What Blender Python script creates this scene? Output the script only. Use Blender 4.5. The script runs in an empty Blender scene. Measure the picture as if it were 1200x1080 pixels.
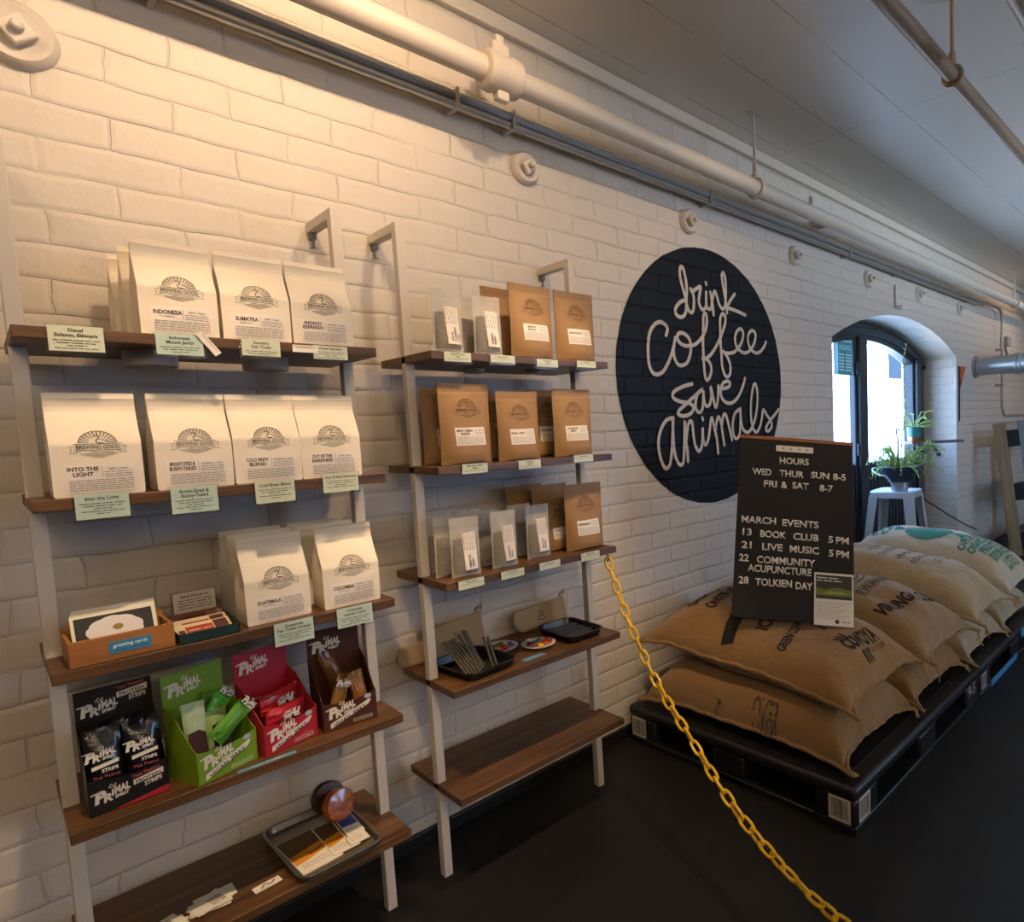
import bpy, math, random
from mathutils import Vector, Matrix
SC = bpy.context.scene
COL = SC.collection
R = random.Random(7)
PI = math.pi

# ------------------------------------------------------------------ camera
CAM_POS = Vector((0.0, -1.888, 1.264))
F_PX, CX, CY = 739.714, 800.008, 556.353           # focal length and principal point in a 1200 x 1080 frame
YAW, PITCH, ROLL = 0.7288, -0.0761, -0.0380


def make_camera():
    cd = bpy.data.cameras.new('camera')
    cam = bpy.data.objects.new('camera', cd)
    COL.objects.link(cam)
    fw = Vector((math.cos(YAW) * math.cos(PITCH), math.sin(YAW) * math.cos(PITCH), math.sin(PITCH)))
    rt = Vector((math.sin(YAW), -math.cos(YAW), 0))
    up = rt.cross(fw)
    r2 = rt * math.cos(ROLL) + up * math.sin(ROLL)
    u2 = -rt * math.sin(ROLL) + up * math.cos(ROLL)
    m = Matrix((r2, u2, -fw)).transposed().to_4x4()
    m.translation = CAM_POS
    cam.matrix_world = m
    cd.sensor_fit = 'HORIZONTAL'
    cd.sensor_width = 36
    cd.lens = F_PX / 1200 * 36
    cd.shift_x = -(CX - 600) / 1200
    cd.shift_y = (CY - 540) / 1200
    cd.clip_start = 0.02
    SC.camera = cam


make_camera()

# ------------------------------------------------------------------ world, sun, lamps, exposure
SC.view_settings.view_transform = 'Standard'
SC.view_settings.look = 'None'
SC.view_settings.exposure = 0.1
SC.view_settings.gamma = 1.0
SC.view_settings.use_curve_mapping = False
world = bpy.data.worlds.new('sky')
SC.world = world
world.use_nodes = True
bg = world.node_tree.nodes['Background']
bg.inputs[0].default_value = (0.28, 0.54, 1.0, 1)
bg.inputs[1].default_value = 11.0


def lamp(kind, name, loc, target, power, color, **kw):
    ld = bpy.data.lights.new(name, kind)
    ld.energy = power
    ld.color = color
    for k, v in kw.items():
        setattr(ld, k, v)
    o = bpy.data.objects.new(name, ld)
    COL.objects.link(o)
    o.location = loc
    d = Vector(target) - Vector(loc)
    o.rotation_euler = d.to_track_quat('-Z', 'Y').to_euler()
    return o


WARM = (1.0, 0.70, 0.43)
COOL = (0.62, 0.80, 1.0)
lamp('SUN', 'sun', (0, -10, 20), (2.0, 4, 0), 64.0, (1.0, 0.97, 0.93), angle=0.01)
# heads of the ceiling lamp track that runs parallel to the wall, one metre out
TY, TZ = -1.0, 2.56
for hx, tgt, pw_, cone, bl_ in ((0.45, (0.42, 0, 2.25), 44, 98, 1.0), (0.95, (0.92, 0, 2.1), 26, 104, 1.0), (0.30, (0.33, -0.26, 0.30), 72, 44, 0.6), (1.10, (1.12, -0.26, 0.42), 78, 48, 0.6),
                                (-0.7, (-0.4, 0, 1.8), 18, 110, 1.0), (2.05, (2.1, -0.2, 1.2), 22, 115, 1.0), (7.4, (7.0, 0, 1.6), 24, 120, 1.0)):
    lamp('SPOT', 'track_spot', (hx, TY, TZ), tgt, pw_, WARM, spot_size=math.radians(cone), spot_blend=bl_, shadow_soft_size=0.022)
# spot from the other side of the room, followed by unseen fills
lamp('SPOT', 'counter_spot', (-0.5, -3.9, 2.5), (0.7, 0, 0.9), 28, WARM, spot_size=math.radians(70), spot_blend=0.9, shadow_soft_size=0.03)
lamp('AREA', 'warm_fill', (-1.0, -4.2, 2.5), (1.6, -0.8, 0.9), 30, (1.0, 0.75, 0.50), shape='RECTANGLE', size=2.5, size_y=0.8)  # added warm fill with no visible source
lamp('POINT', 'ceiling_fill', (1.2, -4.0, 2.05), (0, 0, 0), 16, (1.0, 0.84, 0.66), shadow_soft_size=0.06)  # two unseen lights added to brighten the ceiling
lamp('POINT', 'ceiling_fill', (3.4, -4.0, 2.05), (0, 0, 0), 16, (1.0, 0.84, 0.66), shadow_soft_size=0.06)
# unseen area lights added as cool fill, the second aimed up at the ceiling
lamp('AREA', 'cool_fill', (5.2, -5.85, 1.5), (4.8, -2.0, 1.1), 10, (0.78, 0.88, 1.0), shape='RECTANGLE', size=2.0, size_y=1.2)
lamp('AREA', 'upward_fill', (5.5, -9.5, 0.0), (4.9, -1.0, 2.6), 1000, (0.76, 0.88, 1.0), shape='RECTANGLE', size=3.0, size_y=1.0)
pt = lamp('AREA', 'window_portal', (4.63, 0.5, 1.1), (4.63, -2.5, 1.1), 1, (1, 1, 1), shape='RECTANGLE', size=2.2, size_y=2.0)
pt.data.cycles.is_portal = True

# ------------------------------------------------------------------ materials
_mats = {}


def lin(h):
    if isinstance(h, (tuple, list)):
        return tuple(h[:3])
    h = h.lstrip('#')
    c = [int(h[i:i + 2], 16) / 255 for i in (0, 2, 4)]
    return tuple(x / 12.92 if x <= 0.04045 else ((x + 0.055) / 1.055) ** 2.4 for x in c)


def newmat(name):
    m = bpy.data.materials.new(name)
    m.use_nodes = True
    nt = m.node_tree
    return m, nt, nt.nodes['Principled BSDF']


def nd(nt, t, **kw):
    n = nt.nodes.new(t)
    for k, v in kw.items():
        if k in n.inputs:
            n.inputs[k].default_value = v
        else:
            setattr(n, k, v)
    return n


def M(name, hexc, rough=0.5, metal=0.0, bump=0.0, scale=60.0, var=0.0, spec=0.5, dist=0.002, detail=3.0, stretch=None):
    """Painted / plastic / paper surface: base colour with a little noise in tone and relief."""
    if name in _mats:
        return _mats[name]
    m, nt, p = newmat(name)
    c = lin(hexc)
    p.inputs['Base Color'].default_value = (*c, 1)
    p.inputs['Roughness'].default_value = rough
    p.inputs['Metallic'].default_value = metal
    p.inputs['Specular IOR Level'].default_value = spec
    if bump or var:
        tc = nd(nt, 'ShaderNodeTexCoord')
        vec = tc.outputs['Object']
        if stretch:
            mp = nd(nt, 'ShaderNodeMapping')
            mp.inputs['Scale'].default_value = stretch
            nt.links.new(vec, mp.inputs[0])
            vec = mp.outputs[0]
        nz = nd(nt, 'ShaderNodeTexNoise', Scale=scale, Detail=detail)
        nt.links.new(vec, nz.inputs['Vector'])
        if var:
            rp = nd(nt, 'ShaderNodeMix', data_type='RGBA')
            rp.inputs['A'].default_value = (*[max(0, x * (1 - var)) for x in c], 1)
            rp.inputs['B'].default_value = (*[min(1, x * (1 + var)) for x in c], 1)
            nt.links.new(nz.outputs['Fac'], rp.inputs[0])
            nt.links.new(rp.outputs[2], p.inputs['Base Color'])
        if bump:
            b = nd(nt, 'ShaderNodeBump', Strength=bump, Distance=dist)
            nt.links.new(nz.outputs['Fac'], b.inputs['Height'])
            nt.links.new(b.outputs[0], p.inputs['Normal'])
    _mats[name] = m
    return m


def brick_material(name, hexc, rough, relief=1.0, spec=0.35):
    """Painted brickwork laid out in room coordinates (courses 73.5 mm, bricks 234 mm)."""
    m, nt, p = newmat(name)
    L = nt.links.new
    geo = nd(nt, 'ShaderNodeNewGeometry')
    sep = nd(nt, 'ShaderNodeSeparateXYZ')
    L(geo.outputs['Position'], sep.inputs[0])
    add = nd(nt, 'ShaderNodeMath', operation='ADD')
    L(sep.outputs[0], add.inputs[0]); L(sep.outputs[1], add.inputs[1])
    comb = nd(nt, 'ShaderNodeCombineXYZ')
    a2 = nd(nt, 'ShaderNodeMath', operation='ADD'); a2.inputs[1].default_value = 20 * 0.234 - 0.142
    a3 = nd(nt, 'ShaderNodeMath', operation='ADD'); a3.inputs[1].default_value = 20 * 0.0735 - 0.0055
    L(add.outputs[0], a2.inputs[0]); L(sep.outputs[2], a3.inputs[0])
    L(a2.outputs[0], comb.inputs[0]); L(a3.outputs[0], comb.inputs[1])
    nz = nd(nt, 'ShaderNodeTexNoise', Scale=9.0, Detail=3.0)
    L(comb.outputs[0], nz.inputs['Vector'])
    sub = nd(nt, 'ShaderNodeVectorMath', operation='SUBTRACT'); sub.inputs[1].default_value = (0.5, 0.5, 0.5)
    L(nz.outputs['Color'], sub.inputs[0])
    mul = nd(nt, 'ShaderNodeVectorMath', operation='MULTIPLY'); mul.inputs[1].default_value = (0.035, 0.015, 0)
    L(sub.outputs[0], mul.inputs[0])
    ad = nd(nt, 'ShaderNodeVectorMath', operation='ADD')
    L(comb.outputs[0], ad.inputs[0]); L(mul.outputs[0], ad.inputs[1])
    br = nd(nt, 'ShaderNodeTexBrick', offset=0.5, offset_frequency=2, squash=1.0)
    br.inputs['Scale'].default_value = 1.0
    br.inputs['Mortar Size'].default_value = 0.0024
    br.inputs['Mortar Smooth'].default_value = 0.6
    br.inputs['Brick Width'].default_value = 0.234
    br.inputs['Row Height'].default_value = 0.0735
    br.inputs['Bias'].default_value = 0.0
    br.inputs['Color1'].default_value = (0, 0, 0, 1)
    br.inputs['Color2'].default_value = (1, 1, 1, 1)
    br.inputs['Mortar'].default_value = (0.5, 0.5, 0.5, 1)
    L(ad.outputs[0], br.inputs['Vector'])
    # wide soft shoulder of every joint
    br2 = nd(nt, 'ShaderNodeTexBrick', offset=0.5, offset_frequency=2, squash=1.0)
    for k in ('Scale', 'Brick Width', 'Row Height', 'Bias'):
        br2.inputs[k].default_value = br.inputs[k].default_value
    br2.inputs['Mortar Size'].default_value = 0.012
    br2.inputs['Mortar Smooth'].default_value = 1.0
    L(ad.outputs[0], br2.inputs['Vector'])
    lump = nd(nt, 'ShaderNodeTexNoise', Scale=14.0, Detail=5.0, Roughness=0.55)
    L(comb.outputs[0], lump.inputs['Vector'])
    fade = nd(nt, 'ShaderNodeTexNoise', Scale=5.0, Detail=2.0)      # paint has filled some joints more than others
    L(comb.outputs[0], fade.inputs['Vector'])
    fr = nd(nt, 'ShaderNodeMapRange')
    fr.inputs['From Min'].default_value = 0.35; fr.inputs['From Max'].default_value = 0.65
    fr.inputs['To Min'].default_value = 0.15; fr.inputs['To Max'].default_value = 1.0
    L(fade.outputs['Fac'], fr.inputs[0])
    j = nd(nt, 'ShaderNodeMath', operation='MULTIPLY'); L(br.outputs['Fac'], j.inputs[0]); L(fr.outputs[0], j.inputs[1])
    h1 = nd(nt, 'ShaderNodeMath', operation='MULTIPLY_ADD'); h1.inputs[1].default_value = -0.75; h1.inputs[2].default_value = 1.0
    L(j.outputs[0], h1.inputs[0])
    h2 = nd(nt, 'ShaderNodeMath', operation='MULTIPLY_ADD'); h2.inputs[1].default_value = -0.30
    L(br2.outputs['Fac'], h2.inputs[0]); L(h1.outputs[0], h2.inputs[2])
    h3 = nd(nt, 'ShaderNodeMath', operation='MULTIPLY_ADD'); h3.inputs[1].default_value = 0.55
    L(lump.outputs['Fac'], h3.inputs[0]); L(h2.outputs[0], h3.inputs[2])
    h4 = nd(nt, 'ShaderNodeMath', operation='MULTIPLY_ADD'); h4.inputs[1].default_value = 0.35
    L(br.outputs['Color'], h4.inputs[0]); L(h3.outputs[0], h4.inputs[2])
    bp = nd(nt, 'ShaderNodeBump', Strength=0.95 * relief, Distance=0.006)
    L(h4.outputs[0], bp.inputs['Height'])
    L(bp.outputs[0], p.inputs['Normal'])
    c = lin(hexc)
    mx = nd(nt, 'ShaderNodeMix', data_type='RGBA')
    mx.inputs['A'].default_value = (*[x * 0.93 for x in c], 1)
    mx.inputs['B'].default_value = (*[min(1, x * 1.05) for x in c], 1)
    L(lump.outputs['Fac'], mx.inputs[0])
    L(mx.outputs[2], p.inputs['Base Color'])
    p.inputs['Roughness'].default_value = rough
    p.inputs['Specular IOR Level'].default_value = spec
    return m


def wood_material(name, dark, light, rough=0.42, axis=0, scale=1.0):
    m, nt, p = newmat(name)
    L = nt.links.new
    tc = nd(nt, 'ShaderNodeTexCoord')
    mp = nd(nt, 'ShaderNodeMapping')
    s = [26.0 * scale, 26.0 * scale, 26.0 * scale]
    s[axis] = 1.6 * scale
    mp.inputs['Scale'].default_value = s
    L(tc.outputs['Object'], mp.inputs[0])
    nz = nd(nt, 'ShaderNodeTexNoise', Scale=1.3, Detail=6.0, Roughness=0.62, Distortion=0.6)
    L(mp.outputs[0], nz.inputs['Vector'])
    nz2 = nd(nt, 'ShaderNodeTexNoise', Scale=5.0, Detail=4.0)
    L(mp.outputs[0], nz2.inputs['Vector'])
    cr = nd(nt, 'ShaderNodeValToRGB')
    cr.color_ramp.elements[0].position = 0.33; cr.color_ramp.elements[0].color = (*lin(dark), 1)
    cr.color_ramp.elements[1].position = 0.68; cr.color_ramp.elements[1].color = (*lin(light), 1)
    mxx = nd(nt, 'ShaderNodeMath', operation='MULTIPLY_ADD'); mxx.inputs[1].default_value = 0.35
    L(nz2.outputs['Fac'], mxx.inputs[0])
    half = nd(nt, 'ShaderNodeMath', operation='MULTIPLY'); half.inputs[1].default_value = 0.68
    L(nz.outputs['Fac'], half.inputs[0]); L(half.outputs[0], mxx.inputs[2])
    L(mxx.outputs[0], cr.inputs[0])
    L(cr.outputs[0], p.inputs['Base Color'])
    b = nd(nt, 'ShaderNodeBump', Strength=0.15, Distance=0.001)
    L(nz2.outputs['Fac'], b.inputs['Height']); L(b.outputs[0], p.inputs['Normal'])
    p.inputs['Roughness'].default_value = rough
    return m


def burlap_material(name, hexc, var=0.28):
    m, nt, p = newmat(name)
    L = nt.links.new
    c = lin(hexc)
    tc = nd(nt, 'ShaderNodeTexCoord')
    w1 = nd(nt, 'ShaderNodeTexNoise', Scale=1.0, Detail=3.0)
    w2 = nd(nt, 'ShaderNodeTexNoise', Scale=1.0, Detail=3.0)
    fold = nd(nt, 'ShaderNodeTexNoise', Scale=11.0, Detail=4.0, Distortion=0.8)
    L(tc.outputs['Object'], fold.inputs['Vector'])
    for w_, sc in ((w1, (330, 22, 60)), (w2, (22, 330, 60))):          # warp and weft threads
        mp_ = nd(nt, 'ShaderNodeMapping'); mp_.inputs['Scale'].default_value = sc
        L(tc.outputs['Object'], mp_.inputs[0]); L(mp_.outputs[0], w_.inputs['Vector'])
    nz = nd(nt, 'ShaderNodeTexNoise', Scale=9.0, Detail=5.0)
    n2 = nd(nt, 'ShaderNodeTexNoise', Scale=160.0, Detail=2.0)
    for n in (nz, n2):
        L(tc.outputs['Object'], n.inputs['Vector'])
    mx = nd(nt, 'ShaderNodeMath', operation='MAXIMUM'); L(w1.outputs['Fac'], mx.inputs[0]); L(w2.outputs['Fac'], mx.inputs[1])
    av = nd(nt, 'ShaderNodeMath', operation='MULTIPLY_ADD'); av.inputs[1].default_value = 0.8
    L(n2.outputs['Fac'], av.inputs[0]); L(mx.outputs[0], av.inputs[2])
    fa = nd(nt, 'ShaderNodeMath', operation='MULTIPLY_ADD'); fa.inputs[1].default_value = 4.5
    L(fold.outputs['Fac'], fa.inputs[0]); L(av.outputs[0], fa.inputs[2]); av = fa
    bp = nd(nt, 'ShaderNodeBump', Strength=0.7, Distance=0.003)
    L(av.outputs[0], bp.inputs['Height']); L(bp.outputs[0], p.inputs['Normal'])
    s = nd(nt, 'ShaderNodeMath', operation='MULTIPLY_ADD'); s.inputs[1].default_value = 0.5
    L(n2.outputs['Fac'], s.inputs[0])
    hh = nd(nt, 'ShaderNodeMath', operation='MULTIPLY'); hh.inputs[1].default_value = 0.55
    L(nz.outputs['Fac'], hh.inputs[0]); L(hh.outputs[0], s.inputs[2])
    mr = nd(nt, 'ShaderNodeMix', data_type='RGBA')
    mr.inputs['A'].default_value = (*[x * (1 - var) for x in c], 1)
    mr.inputs['B'].default_value = (*[x * (1 + var) for x in c], 1)
    L(s.outputs[0], mr.inputs[0]); L(mr.outputs[2], p.inputs['Base Color'])
    p.inputs['Roughness'].default_value = 0.9
    p.inputs['Specular IOR Level'].default_value = 0.15
    p.inputs['Sheen Weight'].default_value = 0.25
    p.inputs['Sheen Roughness'].default_value = 0.5
    return m


def glass_material(name, tint=(1, 1, 1), gloss=0.06, rough=0.02):
    m, nt, p = newmat(name)
    nt.nodes.remove(p)
    out = nt.nodes['Material Output']
    t = nd(nt, 'ShaderNodeBsdfTransparent'); t.inputs[0].default_value = (*tint, 1)
    g = nd(nt, 'ShaderNodeBsdfGlossy'); g.inputs['Roughness'].default_value = rough
    mx = nd(nt, 'ShaderNodeMixShader'); mx.inputs[0].default_value = gloss
    nt.links.new(t.outputs[0], mx.inputs[1]); nt.links.new(g.outputs[0], mx.inputs[2])
    nt.links.new(mx.outputs[0], out.inputs[0])
    return m


def frosted_material(name, hexc, clear=0.4):
    """Cloudy plastic pouch film: partly see-through, partly scattering."""
    m, nt, p = newmat(name)
    out = nt.nodes['Material Output']
    p.inputs['Base Color'].default_value = (*lin(hexc), 1)
    p.inputs['Roughness'].default_value = 0.35
    t = nd(nt, 'ShaderNodeBsdfTransparent')
    mx = nd(nt, 'ShaderNodeMixShader'); mx.inputs[0].default_value = clear
    nt.links.new(p.outputs[0], mx.inputs[1]); nt.links.new(t.outputs[0], mx.inputs[2])
    nt.links.new(mx.outputs[0], out.inputs[0])
    return m


# ------------------------------------------------------------------ mesh building
class B:
    """Collects shapes (several materials allowed) and links them as ONE mesh object."""

    def __init__(s):
        s.v = []; s.f = []; s.mi = []; s.m = 0; s.mats = []

    def mat(s, m):
        if m not in s.mats:
            s.mats.append(m)
        s.m = s.mats.index(m)
        return s

    def n(s):
        return len(s.v)

    def add(s, verts, faces):
        k = len(s.v)
        s.v += [tuple(v) for v in verts]
        s.f += [tuple(i + k for i in f) for f in faces]
        s.mi += [s.m] * len(faces)
        return k

    def warp(s, k, fn):
        for i in range(k, len(s.v)):
            s.v[i] = tuple(fn(*s.v[i]))

    def box(s, x0, x1, y0, y1, z0, z1):
        return s.add([(x0, y0, z0), (x1, y0, z0), (x1, y1, z0), (x0, y1, z0), (x0, y0, z1), (x1, y0, z1), (x1, y1, z1), (x0, y1, z1)],
                     [(0, 3, 2, 1), (4, 5, 6, 7), (0, 1, 5, 4), (1, 2, 6, 5), (2, 3, 7, 6), (3, 0, 4, 7)])

    def obox(s, c, ux, uy, uz):
        """box from centre and half-axis vectors"""
        c, ux, uy, uz = map(Vector, (c, ux, uy, uz))
        vs = [c + ux * a + uy * b + uz * d for d in (-1, 1) for a, b in ((-1, -1), (1, -1), (1, 1), (-1, 1))]
        return s.add(vs, [(0, 3, 2, 1), (4, 5, 6, 7), (0, 1, 5, 4), (1, 2, 6, 5), (2, 3, 7, 6), (3, 0, 4, 7)])

    def bar(s, p0, p1, w, t, side=None):
        """rectangular bar along p0-p1: width w along `side`, thickness t across"""
        p0, p1 = Vector(p0), Vector(p1)
        d = (p1 - p0)
        L = d.length; d.normalize()
        a = Vector(side) if side else (Vector((1, 0, 0)) if abs(d.x) < 0.9 else Vector((0, 1, 0)))
        a = (a - d * a.dot(d)).normalized()
        b = d.cross(a)
        return s.obox((p0 + p1) / 2, a * w / 2, b * t / 2, d * L / 2)

    def quad(s, a, b, c, d):
        return s.add([a, b, c, d], [(0, 1, 2, 3)])

    def rings(s, rings, closed=True, cap0=False, cap1=False):
        n = len(rings[0]); vs = [p for r in rings for p in r]; fs = []
        for i in range(len(rings) - 1):
            for j in range(n if closed else n - 1):
                k = (j + 1) % n
                fs.append((i * n + j, i * n + k, (i + 1) * n + k, (i + 1) * n + j))
        if cap0:
            fs.append(tuple(reversed(range(n))))
        if cap1:
            fs.append(tuple((len(rings) - 1) * n + j for j in range(n)))
        return s.add(vs, fs)

    def lathe(s, prof, n=24, c=(0, 0, 0), axis='z', cap=True):
        """prof: list of (radius, height) along the axis"""
        rs = []
        for r, h in prof:
            ring = []
            for i in range(n):
                a = 2 * PI * i / n
                x, y = r * math.cos(a), r * math.sin(a)
                p = {'z': (x, y, h), 'x': (h, x, y), 'y': (y, h, x)}[axis]
                ring.append((c[0] + p[0], c[1] + p[1], c[2] + p[2]))
            rs.append(ring)
        return s.rings(rs, True, cap, cap)

    def tube(s, pts, r, n=8, cap=True):
        pts = [Vector(p) for p in pts]
        rad = r if isinstance(r, (list, tuple)) else [r] * len(pts)
        up = None; rs = []
        for i, p in enumerate(pts):
            d = (pts[min(i + 1, len(pts) - 1)] - pts[max(i - 1, 0)])
            if d.length < 1e-9:
                d = Vector((0, 0, 1))
            d.normalize()
            if up is None:
                up = Vector((0, 0, 1)) if abs(d.z) < 0.9 else Vector((1, 0, 0))
            up = up - d * up.dot(d)
            if up.length < 1e-6:
                up = Vector((1, 0, 0)) - d * d.x
            up.normalize()
            w = d.cross(up)
            rs.append([tuple(p + (up * math.cos(2 * PI * j / n) + w * math.sin(2 * PI * j / n)) * rad[i]) for j in range(n)])
        return s.rings(rs, True, cap, cap)

    def cyl(s, p0, p1, r0, r1=None, n=16):
        return s.tube([p0, p1], [r0, r0 if r1 is None else r1], n)

    def prism(s, poly, h0, h1, axis='z'):
        """polygon (a, b) swept along an axis; axis 'y' takes (x, z), axis 'x' takes (y, z)"""
        f = {'z': lambda a, b, h: (a, b, h), 'y': lambda a, b, h: (a, h, b), 'x': lambda a, b, h: (h, a, b)}[axis]
        n = len(poly)
        vs = [f(a, b, h0) for a, b in poly] + [f(a, b, h1) for a, b in poly]
        fs = [tuple(reversed(range(n))), tuple(range(n, 2 * n))] + [(i, (i + 1) % n, n + (i + 1) % n, n + i) for i in range(n)]
        return s.add(vs, fs)

    def flat(s, poly, y=0.0):
        return s.add([(a, y, b) for a, b in poly], [tuple(range(len(poly)))])

    def rect(s, x0, x1, z0, z1, y=0.0):
        return s.flat([(x0, z0), (x1, z0), (x1, z1), (x0, z1)], y)

    def stroke(s, pts, w, y=0.0, closed=False, smooth=0, lift=0.0):
        """painted line in the x-z plane"""
        pts = [Vector((a, b)) for a, b in pts]
        if smooth:
            q = []
            n = len(pts)
            for i in range(n - 1):
                p0, p1, p2, p3 = pts[max(i - 1, 0)], pts[i], pts[i + 1], pts[min(i + 2, n - 1)]
                for k in range(smooth):
                    t = k / smooth
                    q.append(0.5 * ((2 * p1) + (p2 - p0) * t + (2 * p0 - 5 * p1 + 4 * p2 - p3) * t * t + (3 * p1 - p0 - 3 * p2 + p3) * t ** 3))
            q.append(pts[-1]); pts = q
        if closed:
            pts = pts + [pts[0]]
        n = len(pts); L = []; Rr = []
        for i in range(n):
            a = pts[i - 1] if i else (pts[-2] if closed else pts[0])
            b = pts[i + 1] if i < n - 1 else (pts[1] if closed else pts[-1])
            d = b - a
            if d.length < 1e-9:
                d = Vector((1, 0))
            d.normalize()
            nn = Vector((-d.y, d.x)) * w / 2
            L.append(pts[i] + nn); Rr.append(pts[i] - nn)
        vs = [(p.x, y, p.y) for p in L] + [(p.x, y, p.y) for p in Rr]
        s.add(vs, [(i, i + 1, n + i + 1, n + i) for i in range(n - 1)])
        if lift:
            for i in range(n):
                for q in (i, n + i):
                    k_ = len(s.v) - 2 * n + q; a_ = s.v[k_]; s.v[k_] = (a_[0], a_[1] - lift * i / n, a_[2])
        if not closed:
            for e in (0, n - 1):
                s.add([(pts[e].x + w / 2 * math.cos(2 * PI * k / 10), y - lift * (1.06 if e else -0.06), pts[e].y + w / 2 * math.sin(2 * PI * k / 10)) for k in range(10)], [tuple(range(10))])

    def text(s, body, x, z, h, y=0.0, w=None, align='c', ang=0.0, bold=0.0, shear=0.0, maxw=None):
        """lettering in the x-z plane facing -y; h = cap height; (x, z) = middle (or left end) of its base line"""
        vs, fs, ww = glyphs(body, bold, shear)
        k = h / 0.68
        kx = k if w is None else w / max(ww, 1e-6)
        if maxw and kx * ww > maxw:
            kx = maxw / ww
        off = -ww / 2 if align == 'c' else (0 if align == 'l' else -ww)
        ca, sa = math.cos(ang), math.sin(ang)
        out = []
        for a, b in vs:
            px, pz = (a + off) * kx, b * k
            out.append((x + px * ca - pz * sa, y, z + px * sa + pz * ca))
        s.add(out, fs)

    def lines(s, x0, x1, z, h, y=0.0, seed=0, fill=0.93, ang=0.0):
        """a row of print too small to read: word-long dashes"""
        r = random.Random(seed)
        x = x0
        while x < x1:
            wl = min(r.uniform(2.2, 7) * h, x1 - x)
            if wl > h * 0.8:
                s.rect(x, x + wl, z, z + h * fill * 0.55, y)
            x += wl + h * 0.75

    def obj(s, name, parent=None, mat=None, bevel=0.0, seg=2, sharp=35, sub=0, loc=None):
        me = bpy.data.meshes.new(name)
        me.from_pydata(s.v, [], s.f)
        for mm in (s.mats or [mat]):
            me.materials.append(mm)
        if len(s.mats) > 1:
            me.polygons.foreach_set('material_index', s.mi)
        me.polygons.foreach_set('use_smooth', [True] * len(me.polygons))
        me.update()
        me.set_sharp_from_angle(angle=math.radians(sharp))
        o = bpy.data.objects.new(name, me)
        COL.objects.link(o)
        if parent:
            o.parent = parent
        if loc is not None:
            o.location = loc
        if bevel:
            b = o.modifiers.new('edge', 'BEVEL'); b.width = bevel; b.segments = seg; b.limit_method = 'ANGLE'; b.angle_limit = math.radians(40)
        if sub:
            b = o.modifiers.new('round', 'SUBSURF'); b.levels = sub; b.render_levels = sub
        return o


_glyphs = {}


def glyphs(body, bold, shear):
    key = (body, bold, shear)
    if key not in _glyphs:
        c = bpy.data.curves.new('lettering', 'FONT')
        c.body = body; c.size = 1; c.offset = bold; c.shear = shear; c.resolution_u = 3
        o = bpy.data.objects.new('lettering', c)
        me = bpy.data.meshes.new_from_object(o)
        vs = [(v.co.x, v.co.y) for v in me.vertices]
        fs = [tuple(p.vertices) for p in me.polygons]
        bpy.data.objects.remove(o); bpy.data.curves.remove(c); bpy.data.meshes.remove(me)
        x0 = min((v[0] for v in vs), default=0); x1 = max((v[0] for v in vs), default=1)
        vs = [(a - x0, b) for a, b in vs]
        _glyphs[key] = (vs, fs, x1 - x0)
    return _glyphs[key]


def tag(o, label, cat=None, group=None, kind=None):
    if label: o['label'] = label
    if cat: o['category'] = cat
    if group: o['group'] = group
    if kind: o['kind'] = kind
    return o


def thing(name, label, cat, loc=(0, 0, 0), rotz=0.0, group=None, rot=None):
    o = bpy.data.objects.new(name, None)
    o.empty_display_size = 0.05
    COL.objects.link(o)
    o.location = loc
    o.rotation_euler = rot if rot else (0, 0, rotz)
    return tag(o, label, cat, group)


def dup(root, loc, rotz, label, group=None, rot=None):
    r = root.copy(); COL.objects.link(r)
    r.location = loc; r.rotation_euler = rot if rot else (0, 0, rotz)
    tag(r, label, None, group)
    for ch in list(root.children):
        c = ch.copy(); COL.objects.link(c); c.parent = r
        for g in ch.children:
            d = g.copy(); COL.objects.link(d); d.parent = c
    return r


def structure(o, label=None, cat=None):
    o['kind'] = 'structure'
    return tag(o, label, cat)

# ================================================================== THE SETTING
WHITE_BRICK = brick_material('white painted brick', '#cfc6ba', 0.5)
BLACK_BRICK = brick_material('black painted brick', '#0d0e11', 0.5, 1.0, 0.22)
CEIL_Z = 2.645
X0, X1, Y0 = -3.2, 9.6, -5.6          # the room: window wall at y = 0, opposite wall at y = Y0
ARC_C, ARC_R = (4.633, -0.812), 2.816  # segmental arch over the window
JX0, JX1 = 3.525, 5.735


def arch_z(x, r=ARC_R):
    return ARC_C[1] + math.sqrt(max(0, r * r - (x - ARC_C[0]) ** 2))


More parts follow.
